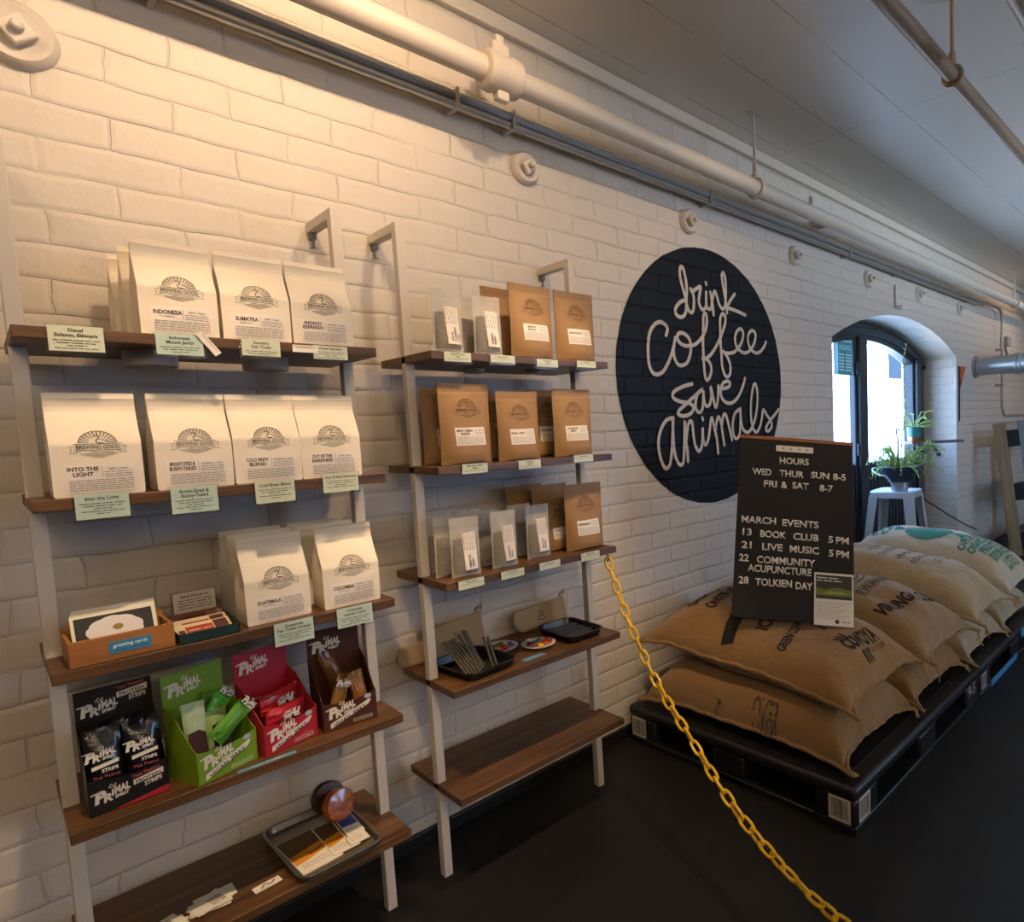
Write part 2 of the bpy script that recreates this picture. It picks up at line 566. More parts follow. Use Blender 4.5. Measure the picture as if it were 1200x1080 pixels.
def build_window_wall():
    b = B()
    b.quad((X0, 0, 0), (JX0, 0, 0), (JX0, 0, CEIL_Z), (X0, 0, CEIL_Z))
    b.quad((JX1, 0, 0), (X1, 0, 0), (X1, 0, CEIL_Z), (JX1, 0, CEIL_Z))
    N = 32
    xs = [JX0 + (JX1 - JX0) * i / N for i in range(N + 1)]
    for i in range(N):
        a, c = xs[i], xs[i + 1]
        b.quad((a, 0, arch_z(a)), (c, 0, arch_z(c)), (c, 0, CEIL_Z), (a, 0, CEIL_Z))
        b.quad((a, 0, arch_z(a)), (a, 0.42, arch_z(a)), (c, 0.42, arch_z(c)), (c, 0, arch_z(c)))
    b.quad((JX0, 0, 0), (JX0, 0.42, 0), (JX0, 0.42, arch_z(JX0)), (JX0, 0, arch_z(JX0)))
    b.quad((JX1, 0, 0), (JX1, 0, arch_z(JX1)), (JX1, 0.42, arch_z(JX1)), (JX1, 0.42, 0))
    # outer face of the wall
    b.quad((X0, 0.42, 0), (X0, 0.42, CEIL_Z + 0.4), (JX0, 0.42, CEIL_Z + 0.4), (JX0, 0.42, 0))
    b.quad((JX1, 0.42, 0), (JX1, 0.42, CEIL_Z + 0.4), (X1, 0.42, CEIL_Z + 0.4), (X1, 0.42, 0))
    for i in range(N):
        a, c = xs[i], xs[i + 1]
        b.quad((a, 0.42, arch_z(a)), (a, 0.42, CEIL_Z + 0.4), (c, 0.42, CEIL_Z + 0.4), (c, 0.42, arch_z(c)))
    return structure(b.obj('wall_left', mat=WHITE_BRICK, sharp=20), 'white painted brick wall with an arched window', 'wall')


build_window_wall()


def floor_material():
    m, nt, p = newmat('black painted floor')
    L = nt.links.new
    tc = nd(nt, 'ShaderNodeTexCoord')
    n1 = nd(nt, 'ShaderNodeTexNoise', Scale=1.6, Detail=6.0, Roughness=0.6)
    n2 = nd(nt, 'ShaderNodeTexNoise', Scale=38.0, Detail=4.0)
    n3 = nd(nt, 'ShaderNodeTexNoise', Scale=9.0, Detail=8.0, Roughness=0.7, Distortion=1.5)
    for n in (n1, n2, n3):
        L(tc.outputs['Object'], n.inputs['Vector'])
    cr = nd(nt, 'ShaderNodeValToRGB')
    cr.color_ramp.elements[0].position = 0.35; cr.color_ramp.elements[0].color = (0.003, 0.003, 0.0032, 1)
    cr.color_ramp.elements[1].position = 0.75; cr.color_ramp.elements[1].color = (0.0085, 0.0082, 0.008, 1)
    L(n3.outputs['Fac'], cr.inputs[0]); L(cr.outputs[0], p.inputs['Base Color'])
    mr = nd(nt, 'ShaderNodeMapRange'); mr.inputs['To Min'].default_value = 0.34; mr.inputs['To Max'].default_value = 0.68
    L(n1.outputs['Fac'], mr.inputs[0]); L(mr.outputs[0], p.inputs['Roughness'])
    p.inputs['Specular IOR Level'].default_value = 0.38
    b = nd(nt, 'ShaderNodeBump', Strength=0.35, Distance=0.003)
    ad = nd(nt, 'ShaderNodeMath', operation='MULTIPLY_ADD'); ad.inputs[1].default_value = 0.3
    L(n2.outputs['Fac'], ad.inputs[0]); L(n3.outputs['Fac'], ad.inputs[2])
    L(ad.outputs[0], b.inputs['Height']); L(b.outputs[0], p.inputs['Normal'])
    return m


def ceiling_material():
    m, nt, p = newmat('painted ceiling boards')
    L = nt.links.new
    geo = nd(nt, 'ShaderNodeNewGeometry')
    mp = nd(nt, 'ShaderNodeMapping'); mp.inputs['Location'].default_value = (-0.45, 0.1, 0)
    L(geo.outputs['Position'], mp.inputs[0])
    br = nd(nt, 'ShaderNodeTexBrick', offset=0.0, offset_frequency=2)
    br.inputs['Scale'].default_value = 1; br.inputs['Brick Width'].default_value = 2.45; br.inputs['Row Height'].default_value = 0.30
    br.inputs['Mortar Size'].default_value = 0.003; br.inputs['Mortar Smooth'].default_value = 0.3
    L(mp.outputs[0], br.inputs['Vector'])
    nz = nd(nt, 'ShaderNodeTexNoise', Scale=3.0, Detail=4.0)
    L(mp.outputs[0], nz.inputs['Vector'])
    mk = nd(nt, 'ShaderNodeMapRange'); mk.inputs['From Min'].default_value = 0.36; mk.inputs['From Max'].default_value = 0.52
    L(nz.outputs['Fac'], mk.inputs[0])
    f = nd(nt, 'ShaderNodeMath', operation='MULTIPLY'); L(br.outputs['Fac'], f.inputs[0]); L(mk.outputs[0], f.inputs[1])
    h = nd(nt, 'ShaderNodeMath', operation='MULTIPLY_ADD'); h.inputs[1].default_value = -0.6; L(f.outputs[0], h.inputs[0])
    L(nz.outputs['Fac'], h.inputs[2])
    b = nd(nt, 'ShaderNodeBump', Strength=0.4, Distance=0.005); L(h.outputs[0], b.inputs['Height']); L(b.outputs[0], p.inputs['Normal'])
    cm = nd(nt, 'ShaderNodeMix', data_type='RGBA'); cm.inputs['A'].default_value = (*lin('#dcd8d0'), 1); cm.inputs['B'].default_value = (*lin('#a9a49b'), 1)
    L(f.outputs[0], cm.inputs[0]); L(cm.outputs[2], p.inputs['Base Color'])
    p.inputs['Roughness'].default_value = 0.38
    return m


b = B(); b.quad((X0, Y0, 0), (X1, Y0, 0), (X1, 0.42, 0), (X0, 0.42, 0)); b.quad((X0, Y0, -0.1), (X0, 0.42, -0.1), (X1, 0.42, -0.1), (X1, Y0, -0.1))
structure(b.obj('floor', mat=floor_material()), 'black painted concrete floor', 'floor')
b = B(); b.box(X0, X1, Y0, 0.42, CEIL_Z, CEIL_Z + 0.4)
structure(b.obj('ceiling', mat=ceiling_material()), 'white painted board ceiling', 'ceiling')
b = B(); b.box(X0 - 0.2, X0, Y0, 0.42, 0, CEIL_Z + 0.4)
structure(b.obj('wall_back', mat=WHITE_BRICK), 'brick wall behind the camera', 'wall')
b = B(); b.box(X1, X1 + 0.2, Y0, 0.42, 0, CEIL_Z + 0.4)
structure(b.obj('wall_front', mat=WHITE_BRICK), 'brick wall at the far end', 'wall')
b = B()                                   # opposite wall, with an unseen opening added to let daylight in
b.box(X0, 4.3, Y0 - 0.2, Y0, 0, CEIL_Z + 0.4); b.box(6.2, X1, Y0 - 0.2, Y0, 0, CEIL_Z + 0.4)
b.box(4.3, 6.2, Y0 - 0.2, Y0, 0, 1.0); b.box(4.3, 6.2, Y0 - 0.2, Y0, 2.0, CEIL_Z + 0.4)
structure(b.obj('wall_right', mat=WHITE_BRICK), 'brick wall opposite with an added opening that lets daylight in', 'wall')
b = B(); b.box(X0, JX0 - 0.01, -0.016, -0.001, 0.0, 0.045)
structure(b.obj('baseboard_left', mat=M('black base strip', '#121212', 0.5), bevel=0.004), 'black strip along the foot of the brick wall', 'baseboard')
b = B(); b.box(X0, X1, -0.03, -0.001, 2.585, 2.60); b.box(X0, X1, -0.022, -0.001, 2.60, 2.643)
structure(b.obj('trim_1', mat=M('cream trim paint', '#c9c1b4', 0.5), bevel=0.004), 'white cove strip where wall meets ceiling', 'trim')


# ------------------------------------------------------------------ arched window
def build_window():
    fm = M('dark window frame', '#2b3139', 0.38, bump=0.1, scale=30)
    t = thing('window_1', 'arched dark-framed window behind the plant on the stool', 'window', (ARC_C[0], 0.3, 0))
    t['kind'] = 'structure'
    ox = ARC_C[0]
    yf, yb = -0.02, 0.07
    w = 0.16
    ri = ARC_R - w * 0.85
    f = B()
    # arched head
    N = 32; rings = []
    for i in range(N + 1):
        x = JX0 + 0.01 + (JX1 - JX0 - 0.02) * i / N
        zo = arch_z(x) - 0.003
        zi = arch_z(x, ri)
        rings.append([(x - ox, yf, zi), (x - ox, yf, zo), (x - ox, yb, zo), (x - ox, yb, zi)])
    f.rings(rings, True, True, True)
    # raised moulding along the head
    rings = []
    for i in range(N + 1):
        x = JX0 + 0.02 + (JX1 - JX0 - 0.04) * i / N
        zo = arch_z(x) - 0.05
        rings.append([(x - ox, yf - 0.03, zo - 0.045), (x - ox, yf - 0.03, zo), (x - ox, yf, zo), (x - ox, yf, zo - 0.045)])
    f.rings(rings, True, True, True)
    f.box(JX0 + 0.003 - ox, JX0 + 0.17 - ox, yf, yb, 0.0, arch_z(JX0 + 0.17) - 0.08)
    f.box(JX1 - 0.25 - ox, JX1 - 0.003 - ox, yf, yb, 0.0, arch_z(JX1 - 0.15) - 0.09)
    f.box(JX1 - 0.22 - ox, JX1 - 0.12 - ox, yf - 0.03, yf, 0.0, arch_z(JX1 - 0.2) - 0.09)
    f.obj('frame', t, fm, bevel=0.006)
    m = B()
    m.box(4.385 - ox, 4.585 - ox, yf, 0.03, 0.0, arch_z(4.45, ri) + 0.02)
    m.box(4.42 - ox, 4.55 - ox, yf - 0.025, yf, 0.0, arch_z(4.45, ri) + 0.02)
    mo = m.obj('mullion', t, fm, bevel=0.006)
    for z in (1.6, 1.0, 0.45):
        h = B(); h.cyl((4.40 - ox, yf - 0.012, z), (4.40 - ox, yf - 0.012, z + 0.09), 0.011, n=10); h.obj('hinge', mo, fm)
    for (xa, xb) in ((JX0 + 0.17, 4.385), (4.585, JX1 - 0.25)):
        p = B(); p.box(xa - ox, xb - ox, yf + 0.015, yb - 0.01, 0.0, 0.93)
        for k in range(14):
            xx = xa + (xb - xa) * (k + 0.5) / 14
            p.box(xx - 0.02 - ox, xx + 0.005 - ox, yf + 0.003, yf + 0.015, 0.12, 0.86)
        p.obj('lower_panel', t, fm, bevel=0.004)
        g = B(); n = 14
        vs = []
        for i in range(n + 1):
            x = xa + (xb - xa) * i / n
            vs += [(x - ox, 0.012, 0.93), (x - ox, 0.012, arch_z(x, ri) + 0.01)]
        g.add(vs, [(2 * i, 2 * i + 2, 2 * i + 3, 2 * i + 1) for i in range(n)])
        g.obj('glass_pane', t, glass_material('window glass'))
    th = B(); th.box(JX0 + 0.005 - ox, JX1 - 0.005 - ox, yf - 0.06, yf - 0.001, 0.001, 0.035)
    th.obj('threshold', t, M('grey threshold', '#8d9093', 0.5))


build_window()

# hours sheet stuck on the left pane
b = B()
b.mat(M('teal poster print', '#3fa9b6', 0.6)); b.box(4.165, 4.378, 0.300, 0.302, 1.595, 1.862)
b.mat(M('pale poster print', '#d9f2f2', 0.6))
b.text('HOURS', 4.272, 1.775, 0.035, 0.2985, w=0.17, bold=0.02)
for k in range(6):
    b.rect(4.18, 4.255, 1.735 - 0.022 * k, 1.747 - 0.022 * k, 0.2985); b.rect(4.28, 4.365, 1.735 - 0.022 * k, 1.747 - 0.022 * k, 0.2985)
b.rect(4.18, 4.365, 1.832, 1.845, 0.2985)
tag(b.obj('window_poster'), 'teal opening hours sheet on the left window pane', 'poster')

# the street outside: pavement, sunlit house front with a blue window
b = B(); b.box(X0 - 4, X1 + 22, 0.42, 9.0, -0.25, -0.12)
structure(b.obj('pavement_ground', mat=M('pale pavement', '#c9c6bf', 0.8, var=0.06, scale=4)), 'sunlit pavement outside the window', 'ground')
t = thing('street_building', 'pale sunlit house front across the street, seen through the window', 'building', (14, 5.2, -0.12))
b = B(); b.box(-15, 16, 0, 0.4, 0, 4.8); b.obj('facade', t, M('blue bounce render', '#9dbff4', 0.8, var=0.05, scale=2))  # tinted blue so its bounce light colours the window reveal
for x, z, hh in ((-6.3, 2.45, 1.1), (-3.4, 2.45, 1.1), (-0.4, 2.45, 1.1), (2.55, 2.45, 1.1), (5.2, 2.45, 1.1)):
    f = B(); f.box(x - 0.5, x + 0.5, -0.06, 0.0, z - 0.05, z + hh + 0.05); fo = f.obj('window_frame', t, M('white frame', '#e8e8e4', 0.6))
    g = B(); g.box(x - 0.43, x + 0.43, -0.07, -0.06, z, z + hh); g.obj('window_pane', fo, M('blue street glass', '#0b1520', 0.5, spec=0.1))


# ------------------------------------------------------------------ pipes and conduits under the ceiling
CREAM = M('cream pipe paint', '#cfc4b4', 0.4, bump=0.1, scale=40)


def build_pipe():
    y, z, r = -0.215, 2.322, 0.036
    t = thing('sprinkler_pipe', 'thick white painted pipe running under the ceiling along the brick wall', 'pipe', (0, y, z))
    b = B(); b.cyl((-3.15, 0, 0), (9.55, 0, 0), r, n=24); b.obj('pipe_run', t, CREAM)
    c = B()
    x = 1.13
    c.lathe([(r + 0.002, -0.06), (r + 0.018, -0.055), (r + 0.022, -0.03), (r + 0.016, -0.012), (r + 0.016, 0.012), (r + 0.022, 0.03), (r + 0.018, 0.055), (r + 0.002, 0.06)], 24, (x, 0, 0), 'x')
    c.box(x - 0.028, x + 0.028, -0.014, 0.014, r + 0.005, r + 0.052)
    c.box(x - 0.02, x + 0.02, -0.014, 0.014, -r - 0.04, -r)
    c.box(x - 0.014, x + 0.014, -0.011, 0.011, r + 0.05, r + 0.075)
    c.obj('coupling', t, CREAM, bevel=0.004)
    for x in (2.44, 6.72):
        h = B()
        h.cyl((x, 0, r), (x, 0, CEIL_Z - z - 0.004), 0.0065, n=10)
        h.lathe([(0.02, r + 0.005), (0.02, r + 0.02), (0.011, r + 0.024), (0.011, r + 0.07)], 12, (x, 0, 0))
        ring = [(x, (r + 0.005) * math.cos(a), (r + 0.005) * math.sin(a)) for a in [2 * PI * k / 24 for k in range(25)]]
        h.tube(ring, 0.008, 6)
        h.box(x - 0.035, x + 0.035, -0.012, 0.012, CEIL_Z - z - 0.006, CEIL_Z - z - 0.001)
        h.obj('hanger', t, CREAM)


build_pipe()


def build_ceiling_pipe(y, z, r, xs, name, label, x0, x1, coup=None):
    pm = M('beige pipe paint', '#a8937c', 0.45, bump=0.15, scale=30)
    t = thing(name, label, 'pipe', (0, y, z))
    b = B(); b.cyl((x0, 0, 0), (x1, 0, 0), r, n=20); b.obj('pipe_run', t, pm)
    for x in xs:
        h = B(); h.cyl((x, 0, r), (x, 0, CEIL_Z - z - 0.002), 0.007, n=10); h.cyl((x, 0, r), (x, 0, r + 0.05), 0.012, n=10)
        ring = [(x, (r + 0.006) * math.cos(a), (r + 0.006) * math.sin(a)) for a in [2 * PI * k / 20 for k in range(21)]]
        h.tube(ring, 0.007, 6); h.obj('hanger', t, pm)
    if coup:
        c = B(); c.lathe([(r, -0.05), (r + 0.02, -0.045), (r + 0.02, -0.015), (r + 0.01, 0), (r + 0.02, 0.015), (r + 0.02, 0.045), (r, 0.05)], 20, (coup, 0, 0), 'x'); c.obj('coupling', t, pm)


build_ceiling_pipe(-1.13, 2.40, 0.024, (2.28, 4.8), 'ceiling_pipe', 'beige painted pipe hanging from the ceiling on thin rods', -2, 9.5)
build_ceiling_pipe(-1.425, 2.36, 0.035, (), 'ceiling_pipe', 'beige pipe at the top right corner of the ceiling, with a coupling', 1.0, 9.5, coup=2.22)


def build_conduit():
    gm = M('galvanised steel', '#b9b7b0', 0.36, metal=0.8, bump=0.1, scale=80)
    y = -0.06
    t = thing('conduit', 'bare steel conduit running along the wall and bending down at the far end', 'conduit', (0, 0, 0))
    def bend(c, r, a0, a1, n=8):
        return [(c[0] + r * math.cos(a0 + (a1 - a0) * k / n), y, c[1] + r * math.sin(a0 + (a1 - a0) * k / n)) for k in range(n + 1)]
    z = 2.30
    pts = [(-3.1, y, z)] + bend((6.77, z - 0.13), 0.13, PI / 2, 0) + bend((7.03, 1.38), 0.13, PI, 1.5 * PI) + [(9.4, y, 1.25)]
    b = B(); b.tube(pts, 0.0135, 10); b.obj('upper_tube', t, gm)
    b = B(); b.cyl((-3.1, y + 0.004, z - 0.027), (6.3, y + 0.004, z - 0.027), 0.0125, n=10); b.obj('lower_tube', t, gm)
    for x in (0.35, 1.07, 1.27, 2.3, 3.65, 4.4, 5.9):
        s = B(); s.box(x - 0.007, x + 0.007, y - 0.0155, -0.002, z - 0.042, z + 0.015); s.box(x - 0.004, x + 0.004, y - 0.018, y - 0.014, z + 0.002, z + 0.02)
        s.obj('strap', t, gm, bevel=0.003)
    for zz in (1.9, 1.55):
        s = B(); s.box(6.88, 6.93, y - 0.018, -0.002, zz, zz + 0.022); s.obj('strap', t, gm, bevel=0.003)


build_conduit()

b = B(); gm = M('grey cable', '#9b978f', 0.5)
b.tube([(7.12, -0.03, 1.98), (7.2, -0.03, 1.86), (7.5, -0.03, 1.80), (8.4, -0.03, 1.78)], 0.012, 8)
b.box(7.05, 7.19, -0.07, -0.002, 1.96, 2.05)
tag(b.obj('junction_cable', mat=gm), 'thin pale cable leaving a small box beside the vertical conduit', 'cable')


def build_duct():
    gm = M('spiral duct steel', '#b4bcc0', 0.38, metal=0.75, bump=0.08, scale=25)
    t = thing('ventilation_duct', 'round galvanised ventilation duct coming out of the wall at the right edge', 'duct', (6.25, 0, 1.715))
    r = 0.083
    b = B(); b.lathe([(r, -0.62), (r, -0.03)], 36, (0, 0, 0), 'y'); b.obj('straight_tube', t, gm)
    b = B(); b.lathe([(r + 0.003, -0.025), (r + 0.018, -0.025), (r + 0.018, -0.002), (r, -0.002)], 36, (0, 0, 0), 'y'); b.obj('wall_collar', t, gm)
    b = B(); b.lathe([(r, -0.40), (r + 0.010, -0.395), (r + 0.010, -0.375), (r + 0.003, -0.37), (r + 0.010, -0.365), (r + 0.010, -0.345), (r, -0.34)], 36, (0, 0, 0), 'y'); b.obj('joint_band', t, gm)
    rings = []
    for k in range(10):
        a = k / 9 * PI / 2
        c = Vector((0.2 - 0.2 * math.cos(a), -0.62 - 0.2 * math.sin(a), 0))
        rad = Vector((math.cos(a), math.sin(a), 0))
        rings.append([tuple(c + rad * r * math.cos(q) + Vector((0, 0, 1)) * r * math.sin(q)) for q in [2 * PI * j / 36 for j in range(36)]])
    b = B(); b.rings(rings); b.obj('elbow', t, gm)
    b = B(); b.lathe([(r, 0.2), (r, 3.0)], 36, (0, -0.82, 0), 'x'); b.obj('branch_tube', t, gm)


build_duct()


# ------------------------------------------------------------------ round iron tie plates on the wall
def tie_plate(x, z, r, label):
    t = thing('tie_plate', label, 'tie plate', (x, 0, z), 0, 'round tie plates in a row along the wall')
    b = B(); b.lathe([(0.001, -0.015), (r * 0.50, -0.015), (r * 0.66, -0.021), (r * 0.82, -0.024), (r * 0.95, -0.016), (r, -0.001)], 36, (0, 0, 0), 'y'); b.obj('plate', t, WHITE_PAINT)
    n = B(); q = r * 0.36; a = math.radians(38)
    n.obox((0, -0.03, 0), (q * math.cos(a), 0, q * math.sin(a)), (0, 0.010, 0), (-q * math.sin(a), 0, q * math.cos(a)))
    n.cyl((0, -0.04, 0), (0, -0.06, 0), q * 0.5, q * 0.42, n=12)
    n.obj('nut', t, WHITE_PAINT, bevel=0.004)


WHITE_PAINT = M('thick white paint', '#cfc6ba', 0.45, bump=0.25, scale=30)
for x, z, r, l in ((0.128, 2.108, 0.066, 'largest round white tie plate, in the upper left corner'),
                   (1.348, 2.174, 0.056, 'round white tie plate above the right shelf unit'),
                   (2.21, 2.177, 0.055, 'round white tie plate straight above the black painted circle'),
                   (3.104, 2.181, 0.055, 'round white tie plate between the black circle and the window arch'),
                   (4.02, 2.19, 0.06, 'round white tie plate above the left end of the window arch'),
                   (4.885, 2.203, 0.06, 'round white tie plate above the crown of the window arch'),
                   (5.81, 2.202, 0.06, 'round white tie plate right of the window arch, farthest away')):
    tie_plate(x, z, r, l)

wp = WHITE_PAINT
for x, z, l in ((4.45, 2.06, 'small white angle bracket on the wall just over the window arch'), (3.3, 2.395, 'small white angle bracket on the wall behind the ceiling pipe')):
    b = B(); b.box(-0.012, 0.012, -0.02, -0.001, 0, 0.15); b.box(-0.012, 0.09, -0.06, -0.001, -0.012, 0.004)
    tag(b.obj('angle_bracket', mat=wp, loc=(x, 0, z), bevel=0.003), l, 'bracket', 'angle brackets on the wall')

# pennant on the wall
b = B()
b.mat(M('orange pennant', '#b4512a', 0.7)).flat([(5.79, 1.70), (5.955, 1.70), (5.80, 1.50)], -0.008)
b.mat(M('dark cord', '#3b332c', 0.8)).box(5.786, 5.796, -0.012, -0.004, 1.22, 1.70)
o = b.obj('pennant'); o.modifiers.new('thick', 'SOLIDIFY').thickness = 0.003
tag(o, 'small orange triangular pennant on the wall right of the window', 'pennant')


# ------------------------------------------------------------------ black painted circle with lettering
STROKES = [
[(2.179,1.829),(2.145,1.819),(2.118,1.800),(2.102,1.777),(2.110,1.756),(2.136,1.749),(2.160,1.759),(2.174,1.781),(2.178,1.807),(2.179,1.835),(2.184,1.867),(2.183,1.898),(2.175,1.938),(2.165,1.964),(2.151,1.971),(2.141,1.954),(2.141,1.927),(2.151,1.894),(2.164,1.861),(2.174,1.831),(2.180,1.807),(2.191,1.786),(2.205,1.777),(2.220,1.783),(2.228,1.809),(2.230,1.835),(2.225,1.863),(2.211,1.882)],
[(2.211,1.882),(2.219,1.872),(2.241,1.883),(2.281,1.902),(2.275,1.873),(2.266,1.839),(2.272,1.815),(2.289,1.799),(2.307,1.806),(2.317,1.823),(2.321,1.888),(2.319,1.823),(2.336,1.807),(2.353,1.814),(2.362,1.845),(2.374,1.879),(2.386,1.894),(2.401,1.872),(2.415,1.838),(2.439,1.819),(2.459,1.833),(2.467,1.871),(2.471,1.922),(2.469,1.965),(2.460,1.986),(2.449,1.989),(2.442,1.974),(2.448,1.935),(2.457,1.896),(2.466,1.857),(2.473,1.828),(2.473,1.804)],
[(2.352,1.886),(2.360,1.851),(2.366,1.819),(2.369,1.783)],
[(2.542,1.902),(2.509,1.872),(2.478,1.837)],
[(2.477,1.829),(2.547,1.822),(2.623,1.809)],
[(2.320,1.925),(2.320,1.917)],
[(2.034,1.662),(2.045,1.690),(2.028,1.708),(1.996,1.714),(1.960,1.697),(1.935,1.666),(1.922,1.622),(1.919,1.570),(1.923,1.528),(1.942,1.497),(1.973,1.491),(2.009,1.507),(2.040,1.543),(2.068,1.589),(2.083,1.624),(2.095,1.662),(2.086,1.634),(2.078,1.599),(2.084,1.565),(2.106,1.539),(2.137,1.538),(2.169,1.554),(2.190,1.591),(2.196,1.632),(2.182,1.662),(2.152,1.678),(2.122,1.678),(2.106,1.663),(2.116,1.639),(2.149,1.626),(2.188,1.627),(2.228,1.637),(2.270,1.666),(2.301,1.702),(2.316,1.745),(2.314,1.776),(2.302,1.783),(2.291,1.764),(2.287,1.706),(2.282,1.654),(2.282,1.602),(2.284,1.539),(2.290,1.492),(2.301,1.477),(2.320,1.488),(2.336,1.520),(2.331,1.552),(2.302,1.574),(2.274,1.575)],
[(2.303,1.577),(2.342,1.600),(2.387,1.646),(2.425,1.697),(2.454,1.748),(2.458,1.783),(2.439,1.795),(2.418,1.774),(2.414,1.717),(2.414,1.653),(2.418,1.599),(2.421,1.545),(2.437,1.508),(2.459,1.497),(2.482,1.515),(2.484,1.554),(2.464,1.591),(2.431,1.619)],
[(2.416,1.621),(2.451,1.611),(2.492,1.613),(2.530,1.625),(2.579,1.665),(2.600,1.711),(2.587,1.735),(2.558,1.730),(2.533,1.700),(2.532,1.667),(2.549,1.640),(2.586,1.623),(2.624,1.623),(2.665,1.645),(2.697,1.685),(2.704,1.725),(2.674,1.737),(2.644,1.715),(2.637,1.680),(2.655,1.647),(2.694,1.627),(2.735,1.632),(2.777,1.661),(2.798,1.689)],
[(2.194,1.456),(2.135,1.444),(2.077,1.423),(2.060,1.405),(2.071,1.388),(2.116,1.375),(2.162,1.371),(2.193,1.358),(2.196,1.340),(2.167,1.319),(2.120,1.312),(2.092,1.323),(2.103,1.340),(2.138,1.360),(2.187,1.389),(2.236,1.418),(2.270,1.433),(2.236,1.418),(2.217,1.386),(2.212,1.350),(2.231,1.328),(2.256,1.337),(2.268,1.376),(2.271,1.429),(2.274,1.381),(2.290,1.356),(2.316,1.366),(2.328,1.403),(2.326,1.446),(2.341,1.398),(2.358,1.350),(2.377,1.387),(2.385,1.452)],
[(2.385,1.441),(2.424,1.440),(2.470,1.451),(2.475,1.471),(2.453,1.476),(2.421,1.464),(2.402,1.431),(2.409,1.396),(2.439,1.374),(2.484,1.371),(2.531,1.394),(2.572,1.440),(2.601,1.494)],
[(2.056,1.305),(2.015,1.296),(1.984,1.267),(1.964,1.229),(1.957,1.190),(1.964,1.140),(1.982,1.100),(2.002,1.086),(2.026,1.107),(2.040,1.166),(2.050,1.241),(2.056,1.304)],
[(2.053,1.291),(2.052,1.241),(2.053,1.190),(2.061,1.140),(2.078,1.106),(2.096,1.094),(2.114,1.111),(2.124,1.187),(2.133,1.292),(2.134,1.212),(2.142,1.161),(2.145,1.106)],
[(2.139,1.207),(2.152,1.263),(2.169,1.288),(2.184,1.278),(2.189,1.226),(2.199,1.179),(2.221,1.150),(2.243,1.166),(2.253,1.213),(2.256,1.258),(2.257,1.202),(2.272,1.176),(2.294,1.201),(2.310,1.259),(2.325,1.302),(2.344,1.247),(2.358,1.198),(2.364,1.133)],
[(2.352,1.247),(2.368,1.296),(2.383,1.301),(2.397,1.262),(2.407,1.207),(2.414,1.168)],
[(2.399,1.262),(2.413,1.308),(2.433,1.314),(2.451,1.272),(2.467,1.222),(2.476,1.191)],
[(2.547,1.340),(2.509,1.321),(2.490,1.282),(2.486,1.238),(2.498,1.204),(2.519,1.196),(2.541,1.219),(2.552,1.281),(2.553,1.346),(2.556,1.281),(2.571,1.241),(2.604,1.224),(2.634,1.234),(2.671,1.279),(2.698,1.349),(2.704,1.425),(2.689,1.468),(2.668,1.453),(2.647,1.383),(2.641,1.309),(2.650,1.256),(2.669,1.228),(2.694,1.225),(2.721,1.255),(2.738,1.296),(2.753,1.337),(2.786,1.307),(2.822,1.276),(2.826,1.246),(2.798,1.226),(2.774,1.229),(2.778,1.250),(2.817,1.282),(2.862,1.312),(2.896,1.337)],
[(2.255,1.302),(2.257,1.294)]]



def build_mural():
    t = thing('wall_mural', 'black circle painted on the brick with handwritten white words drink coffee save animals', 'mural', (0, 0, 0))
    b = B()
    cx, cz = 2.338, 1.489
    rx, rz = 0.602, 0.59
    vs = [(cx, -0.0022, cz)]
    n = 120
    r2 = random.Random(3)
    for i in range(n):
        a = 2 * PI * i / n
        k = 1 + r2.uniform(-0.0025, 0.0025)
        vs.append((cx + rx * k * math.cos(a), -0.0022, cz + rz * k * math.sin(a)))
    b.add(vs, [(0, 1 + (i + 1) % n, 1 + i) for i in range(n)])
    b.obj('painted_disc', t, BLACK_BRICK)
    w = B()
    for i, s in enumerate(STROKES):
        w.stroke(s, 0.0175, -0.0045 - 0.0003 * i, smooth=5, lift=0.0015)
    w.obj('lettering', t, brick_material('white lettering paint', '#cbc1b4', 0.5, 0.9))


build_mural()

# ================================================================== LADDER SHELF UNITS
from mathutils import noise as mnoise
BOARD = wood_material('walnut board', '#35200f', '#74502c', 0.42, 0)
POST_M = M('pale grey powder coat', '#cfc6ba', 0.5, bump=0.05, scale=120)
YF = -0.325                                   # front edge of the boards
SHELF_L = (1.480, 1.178, 0.869, 0.573, 0.270)
SHELF_R = (1.484, 1.184, 0.875, 0.582, 0.280)
TH = 0.021


